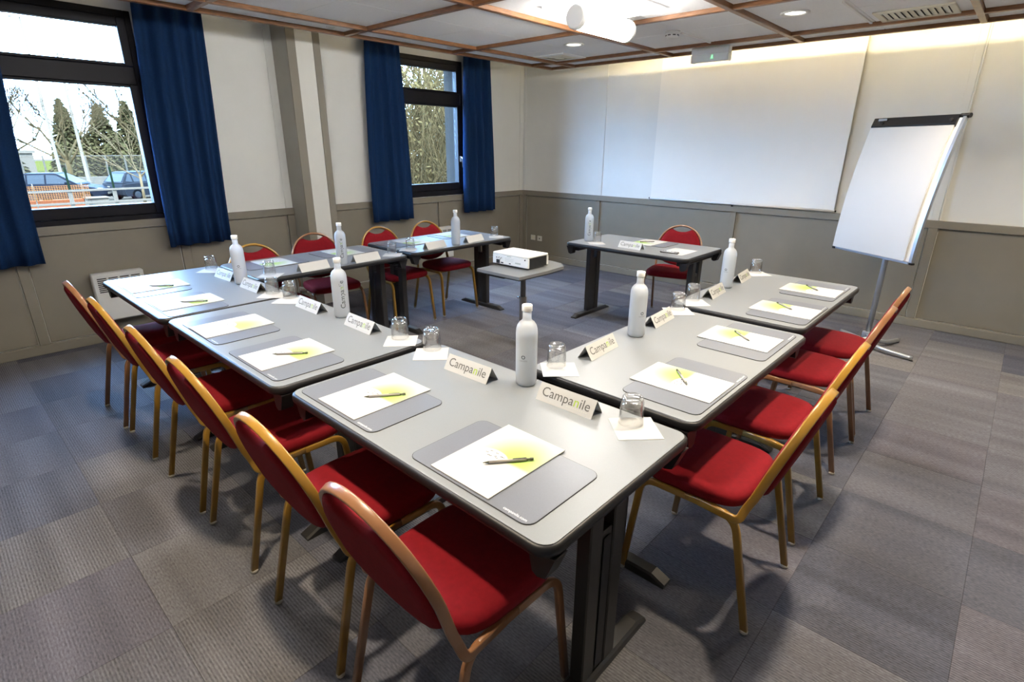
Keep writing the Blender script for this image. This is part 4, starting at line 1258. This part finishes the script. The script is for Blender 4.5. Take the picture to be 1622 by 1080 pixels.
# railing with orange netting in front of the cars
t = thing('railing', 'white concrete railing with green posts outside the window', 'railing', (-20, 0, GZ))
for y in (-4.9, -3.52, -2.15, -0.80, 0.55, 1.9):
    pst = part('post', MB().cbox(-0.06, 0.06, y - 0.06, y + 0.06, 0.0006, 1.30, 0.01), 'fence_white', t)
for z in (0.80, 1.24):
    part('rail', MB().cbox(0.061, 0.10, -5.0, 2.0, z, z + 0.075, 0.006), 'fence_white', t)
for y in (-2.13, -0.79):
    part('green_post', MB().cbox(-0.035, 0.035, y - 0.03, y + 0.03, 1.3005, 2.08, 0.006), 'fence_green', t)
t = thing('safety_net', 'orange plastic safety netting behind the railing outside', 'safety net', (-22, 0, GZ))
nm = MB()
for i in range(9):
    z = 0.86 + 0.06 * i
    nm.box(-0.006, 0.006, -4.6, -1.22 + 0.03 * math.sin(i), z, z + 0.016)
for i in range(46):
    y = -4.6 + 0.075 * i
    nm.box(0.006, 0.012, y, y + 0.014, 0.82, 1.37)
part('netting', nm, 'orange_mesh', t)['kind'] = 'stuff'
for y in (-4.4, -2.9, -1.4): part('stake', MB().lathe([(0.02, 0.0006), (0.02, 1.45)], 8), 'fence_white', t, (-0.05, y, 0))
t = thing('traffic_barrier', 'orange red plastic traffic barrier behind the railing outside', 'barrier', (-22.4, -2.9, GZ))
part('body', MB().prism([(-0.22, 0.0006), (0.22, 0.0006), (0.14, 0.30), (0.10, 0.80), (-0.10, 0.80), (-0.14, 0.30)], -1.5, 1.5, 'y'), 'barrier_red', t)
part('white_band', MB().cbox(0.142, 0.15, -1.2, 1.2, 0.42, 0.52, 0.002), 'concrete_white', t)
t = thing('concrete_block', 'low white concrete block beside the orange barrier outside', 'block', (-23, -0.85, GZ))
part('body', MB().cbox(-0.35, 0.35, -0.35, 0.37, 0.0006, 0.76, 0.03), 'concrete_white', t)
part('slab', MB().cbox(-0.40, 0.40, -0.40, 0.42, 0.7605, 0.80, 0.01), 'concrete_white', t)

def car(label, loc, rz, paint):
    t = thing('parked_car', label, 'car', loc, rz, 'parked cars')
    # x forward, side silhouette of a small hatchback, lofted across the width
    low = [(-1.95, 0.34), (-1.98, 0.62), (-1.90, 0.90), (-1.2, 0.94), (0.75, 0.92), (1.55, 0.80), (1.92, 0.66), (1.97, 0.45), (1.90, 0.26), (-1.85, 0.24)]
    part('body', MB().loft([[(x * s_, y, z if z < 0.5 else 0.5 + (z - 0.5) * q) for x, z in low] for y, s_, q in ((-0.83, 0.95, 0.92), (-0.76, 1.0, 1.0), (0.76, 1.0, 1.0), (0.83, 0.95, 0.92))], False), paint, t)
    cab = [(-1.88, 0.905), (-1.52, 1.40), (-1.0, 1.475), (0.0, 1.455), (0.95, 0.905)]
    def ins(y, k): return [(-0.35 + (x + 0.35) * k, y, 0.90 + (z - 0.90) * (1 if z < 0.95 else 1)) for x, z in cab]
    low_c = [(-1.88, 0.9445), (0.95, 0.9445)]
    vs = [(-1.88, -0.74, 0.93), (0.95, -0.74, 0.93), (0.95, 0.74, 0.93), (-1.88, 0.74, 0.93), (-1.45, -0.57, 1.44), (0.02, -0.57, 1.45), (0.02, 0.57, 1.45), (-1.45, 0.57, 1.44), (-1.3, -0.50, 1.485), (-0.1, -0.50, 1.49), (-0.1, 0.50, 1.49), (-1.3, 0.50, 1.485)]
    part('cabin', MB().add(vs, [(0, 1, 5, 4), (1, 2, 6, 5), (2, 3, 7, 6), (3, 0, 4, 7), (4, 5, 9, 8), (5, 6, 10, 9), (6, 7, 11, 10), (7, 4, 8, 11), (8, 9, 10, 11), (3, 2, 1, 0)]), paint, t)
    def quad(nm, P, off):
        a, b, c, d = [Vector(p) for p in P]
        n = (b - a).cross(d - a).normalized()
        if n.dot(Vector(off)) < 0: n = -n
        fr = [p + n * 0.012 for p in (a, b, c, d)]; bk = [p + n * 0.002 for p in (a, b, c, d)]
        part(nm, MB().add(fr + bk, [(0, 1, 2, 3), (7, 6, 5, 4), (0, 4, 5, 1), (1, 5, 6, 2), (2, 6, 7, 3), (3, 7, 4, 0)]), 'car_glass', t)
    def sd(x, z, s_):
        u = (z - 0.93) / 0.51
        return (x, s_ * (0.74 - 0.17 * u), z)
    for s_ in (-1, 1):
        quad('side_window', [sd(-0.42, 0.97, s_), sd(0.66, 0.97, s_), sd(0.02, 1.38, s_), sd(-0.42, 1.40, s_)], (0, s_, 0.3))
        quad('side_window', [sd(-1.22, 0.97, s_), sd(-0.50, 0.97, s_), sd(-0.50, 1.40, s_), sd(-1.22, 1.39, s_)], (0, s_, 0.3))
        quad('side_window', [sd(-1.66, 1.02, s_), sd(-1.30, 0.97, s_), sd(-1.30, 1.39, s_), sd(-1.42, 1.37, s_)], (0, s_, 0.3))
        part('door_mirror', MB().cbox(0.42, 0.56, s_ * 0.86 - 0.08, s_ * 0.86 + 0.08, 0.96, 1.08, 0.03), paint, t)
        part('headlight', MB().cbox(1.70, 1.915, s_ * 0.62 - 0.14, s_ * 0.62 + 0.14, 0.60, 0.76, 0.03), 'lamp_lens', t)
        for x in (-1.22, 1.25):
            w = part('wheel', MB().loft([[(x + r * math.cos(a), s_ * yy, 0.30 + r * math.sin(a)) for a in [2 * PI * i / 20 for i in range(20)]] for r, yy in ((0.29, 0.66), (0.30, 0.70), (0.30, 0.82), (0.27, 0.85))]), 'tyre', t)
            part('hubcap', MB().loft([[(x + r * math.cos(a), s_ * yy, 0.30 + r * math.sin(a)) for a in [2 * PI * i / 16 for i in range(16)]] for r, yy in ((0.19, 0.852), (0.17, 0.865), (0.05, 0.87))]), 'hubcap', w)
    quad('windscreen', [(0.87, -0.66, 0.96), (0.87, 0.66, 0.96), (0.07, 0.53, 1.42), (0.07, -0.53, 1.42)], (1, 0, 1))
    quad('rear_window', [(-1.84, 0.62, 0.98), (-1.84, -0.62, 0.98), (-1.49, -0.52, 1.40), (-1.49, 0.52, 1.40)], (-1, 0, 1))
    part('front_plate', MB().cbox(1.972, 1.985, -0.26, 0.26, 0.42, 0.53, 0.004), 'concrete_white', t)
car('dark blue parked car behind the orange netting outside', (-31.2, -0.55, GZ), math.radians(58), 'car_blue')
car('dark grey parked car at the right edge of the window view', (-31.2, 3.15, GZ), math.radians(112), 'car_grey')

# ---- trees and shrubs
def branch(mb, p, d, L, r, depth, rnd, spread, twigs):
    n = 3
    pts = [Vector(p)]
    dd = Vector(d).normalized()
    for i in range(n):
        dd = (dd + Vector((rnd.uniform(-1, 1), rnd.uniform(-1, 1), rnd.uniform(-0.4, 0.9))) * 0.13).normalized()
        pts.append(pts[-1] + dd * (L / n))
    r = max(r, 0.0085)
    ns = 6 if depth > 2 else 3
    profs = [circ(r * (1 - 0.38 * i / n), ns) for i in range(n + 1)]
    mb.tube(pts, profs, (0.3, 0.7, 0.2), True, False)
    if depth == 0: return
    k = 4 if depth > 1 else twigs
    for i in range(k):
        a = rnd.uniform(0.35, 1.0)
        q = pts[0].lerp(pts[-1], a) if depth < 3 else pts[-1].lerp(pts[-2], rnd.uniform(0, 0.8))
        v = (dd + Vector((rnd.uniform(-1, 1), rnd.uniform(-1, 1), rnd.uniform(-0.35, 0.7))) * spread).normalized()
        branch(mb, q, v, L * rnd.uniform(0.55, 0.85), r * rnd.uniform(0.42, 0.6), depth - 1, rnd, spread, twigs)
def bare_tree(label, loc, h, r, seed, material='bark', depth=4, spread=0.9, twigs=4, group='bare trees outside'):
    rnd = random.Random(seed)
    t = thing('bare_tree', label, 'tree', loc, 0, group)
    tr = MB()
    tr.tube([(0, 0, 0), (0.02, 0.01, h * 0.14), (0.0, 0.03, h * 0.3)], [circ(r * 1.25, 9), circ(r, 9), circ(r * 0.9, 9)], (1, 0, 0))
    part('trunk', tr, material, t)
    cr = MB()
    for i in range(6):
        a = 2 * PI * i / 6 + rnd.uniform(-0.3, 0.3)
        branch(cr, (0, 0.02, h * rnd.uniform(0.24, 0.30)), (math.cos(a) * 0.8, math.sin(a) * 0.8, rnd.uniform(0.55, 1.3)), h * 0.34, r * 0.55, depth - 1, rnd, spread, twigs)
    part('branches', cr, material, t)
bare_tree('broad bare tree between the two lamp posts outside', (-38, 0.95, GZ + 0.1005), 6.4, 0.15, 11, 'bark', 5, 0.85)
bare_tree('slender pale forked sapling right of the cars outside', (-28, 2.1, GZ), 5.0, 0.06, 5, 'bark_pale', 3, 0.5, 3)
bare_tree('tall bare tree behind the fence outside at the right', (-47, 7.6, GZ + 0.1205), 8.5, 0.16, 8, 'bark', 5, 0.85)
bare_tree('bare tree behind the fence outside at the left', (-49, -0.6, GZ + 0.1205), 7.0, 0.14, 18, 'bark', 5, 0.85)

def evergreen(label, loc, h, r, seed, n=3600, material='needle'):
    rnd = random.Random(seed)
    t = thing('evergreen_tree', label, 'tree', loc, 0, 'evergreens beyond the fence')
    part('trunk', MB().lathe([(0.16, 0), (0.12, h * 0.5), (0.03, h * 0.95)], 8), 'bark', t)
    mb = MB()
    for i in range(n):
        f = rnd.random() ** 0.7
        z = h * (1 - f * 0.93)
        rad = r * (f ** 0.8) * rnd.uniform(0.35, 1.05)
        a = rnd.uniform(0, 2 * PI)
        c = Vector((rad * math.cos(a), rad * math.sin(a), z))
        o = Vector((math.cos(a), math.sin(a), -0.35)).normalized()
        s_ = o.cross(Vector((0, 0, 1))).normalized()
        L = rnd.uniform(0.25, 0.6); w = L * 0.45
        nz = o.cross(s_) * rnd.uniform(-0.1, 0.1)
        mb.add([c - o * L * 0.4, c + s_ * w * 0.5 + nz, c + o * L * 0.6, c - s_ * w * 0.5 - nz], [(0, 1, 2, 3)])
    part('foliage', mb, material, t)['kind'] = 'stuff'
for (y, h, r, sd, lb) in ((3.3, 6.0, 1.5, 1, 'leftmost pointed evergreen behind the bare tree outside'), (5.6, 5.7, 1.8, 2, 'middle evergreen beyond the fence outside'), (7.5, 6.1, 1.7, 3, 'rightmost tall evergreen beyond the fence outside')):
    evergreen(lb, (-50, y, GZ + 0.1205), h, r, sd)
for i in range(5):
    evergreen('low dark evergreen bush beyond the fence outside, %s from the left' % ('first', 'second', 'third', 'fourth', 'fifth')[i], (-47.0 - 0.8 * (i % 2), 2.6 + 1.5 * i, GZ + 0.1205), 3.0 + 0.4 * (i % 3), 1.5, 30 + i, 1800)

for i, y in enumerate((-3.6, -1.4, 10.3, 12.6, 15.0, 17.6)):
    evergreen('evergreen tree beyond the fence, out of sight behind a blue curtain', (-50 + (i % 2), y, GZ + 0.1205), 4.6 + 0.5 * (i % 3), 1.8, 60 + i, 1800)
def shrub(label, loc, h, r, seed, stems=64, leaves=3600):
    rnd = random.Random(seed)
    t = thing('shrub', label, 'shrub', loc, 0, 'tangled shrubs outside the narrow window')
    st = MB()
    for i in range(stems):
        a = rnd.uniform(0, 2 * PI)
        p = Vector((rnd.uniform(0, 0.6) * r * math.cos(a), rnd.uniform(0, 0.6) * r * math.sin(a), 0))
        branch(st, p, (math.cos(a) * rnd.uniform(0, 0.8), math.sin(a) * rnd.uniform(0, 0.8), 1), h * rnd.uniform(0.35, 0.6), 0.016, 2, rnd, 0.9, 5)
    part('stems', st, 'twig', t)
    lf = MB()
    for i in range(leaves):
        a = rnd.uniform(0, 2 * PI); q = math.sqrt(rnd.random()) * r * 1.1
        z = h * (rnd.random() ** 1.5) * 0.85
        c = Vector((q * math.cos(a), q * math.sin(a), z))
        u = Vector((rnd.uniform(-1, 1), rnd.uniform(-1, 1), rnd.uniform(-1, 1))).normalized()
        v = u.orthogonal().normalized()
        L = rnd.uniform(0.035, 0.085)
        lf.add([c - u * L, c + v * L * 0.4, c + u * L, c - v * L * 0.4], [(0, 1, 2, 3)])
    part('leaves', lf, 'shrub_leaf', t)['kind'] = 'stuff'
for (x, y, h, r, sd, lb) in ((-5.0, 1.9, 5.2, 1.5, 41, 'nearest tangled shrub outside the narrow window'), (-6.8, 3.7, 5.8, 1.8, 42, 'middle tangled shrub outside the narrow window'), (-8.9, 5.9, 6.6, 2.0, 43, 'farthest tangled shrub outside the narrow window')):
    shrub(lb, (x, y, GZ), h, r, sd)
bare_tree('bare tree standing behind the tangled shrubs outside the narrow window', (-11.5, 6.4, GZ), 9.5, 0.12, 51, 'twig', 5, 0.85)
bare_tree('second bare tree behind the tangled shrubs outside the narrow window', (-13.0, 9.2, GZ), 9.5, 0.12, 52, 'twig', 5, 0.85)
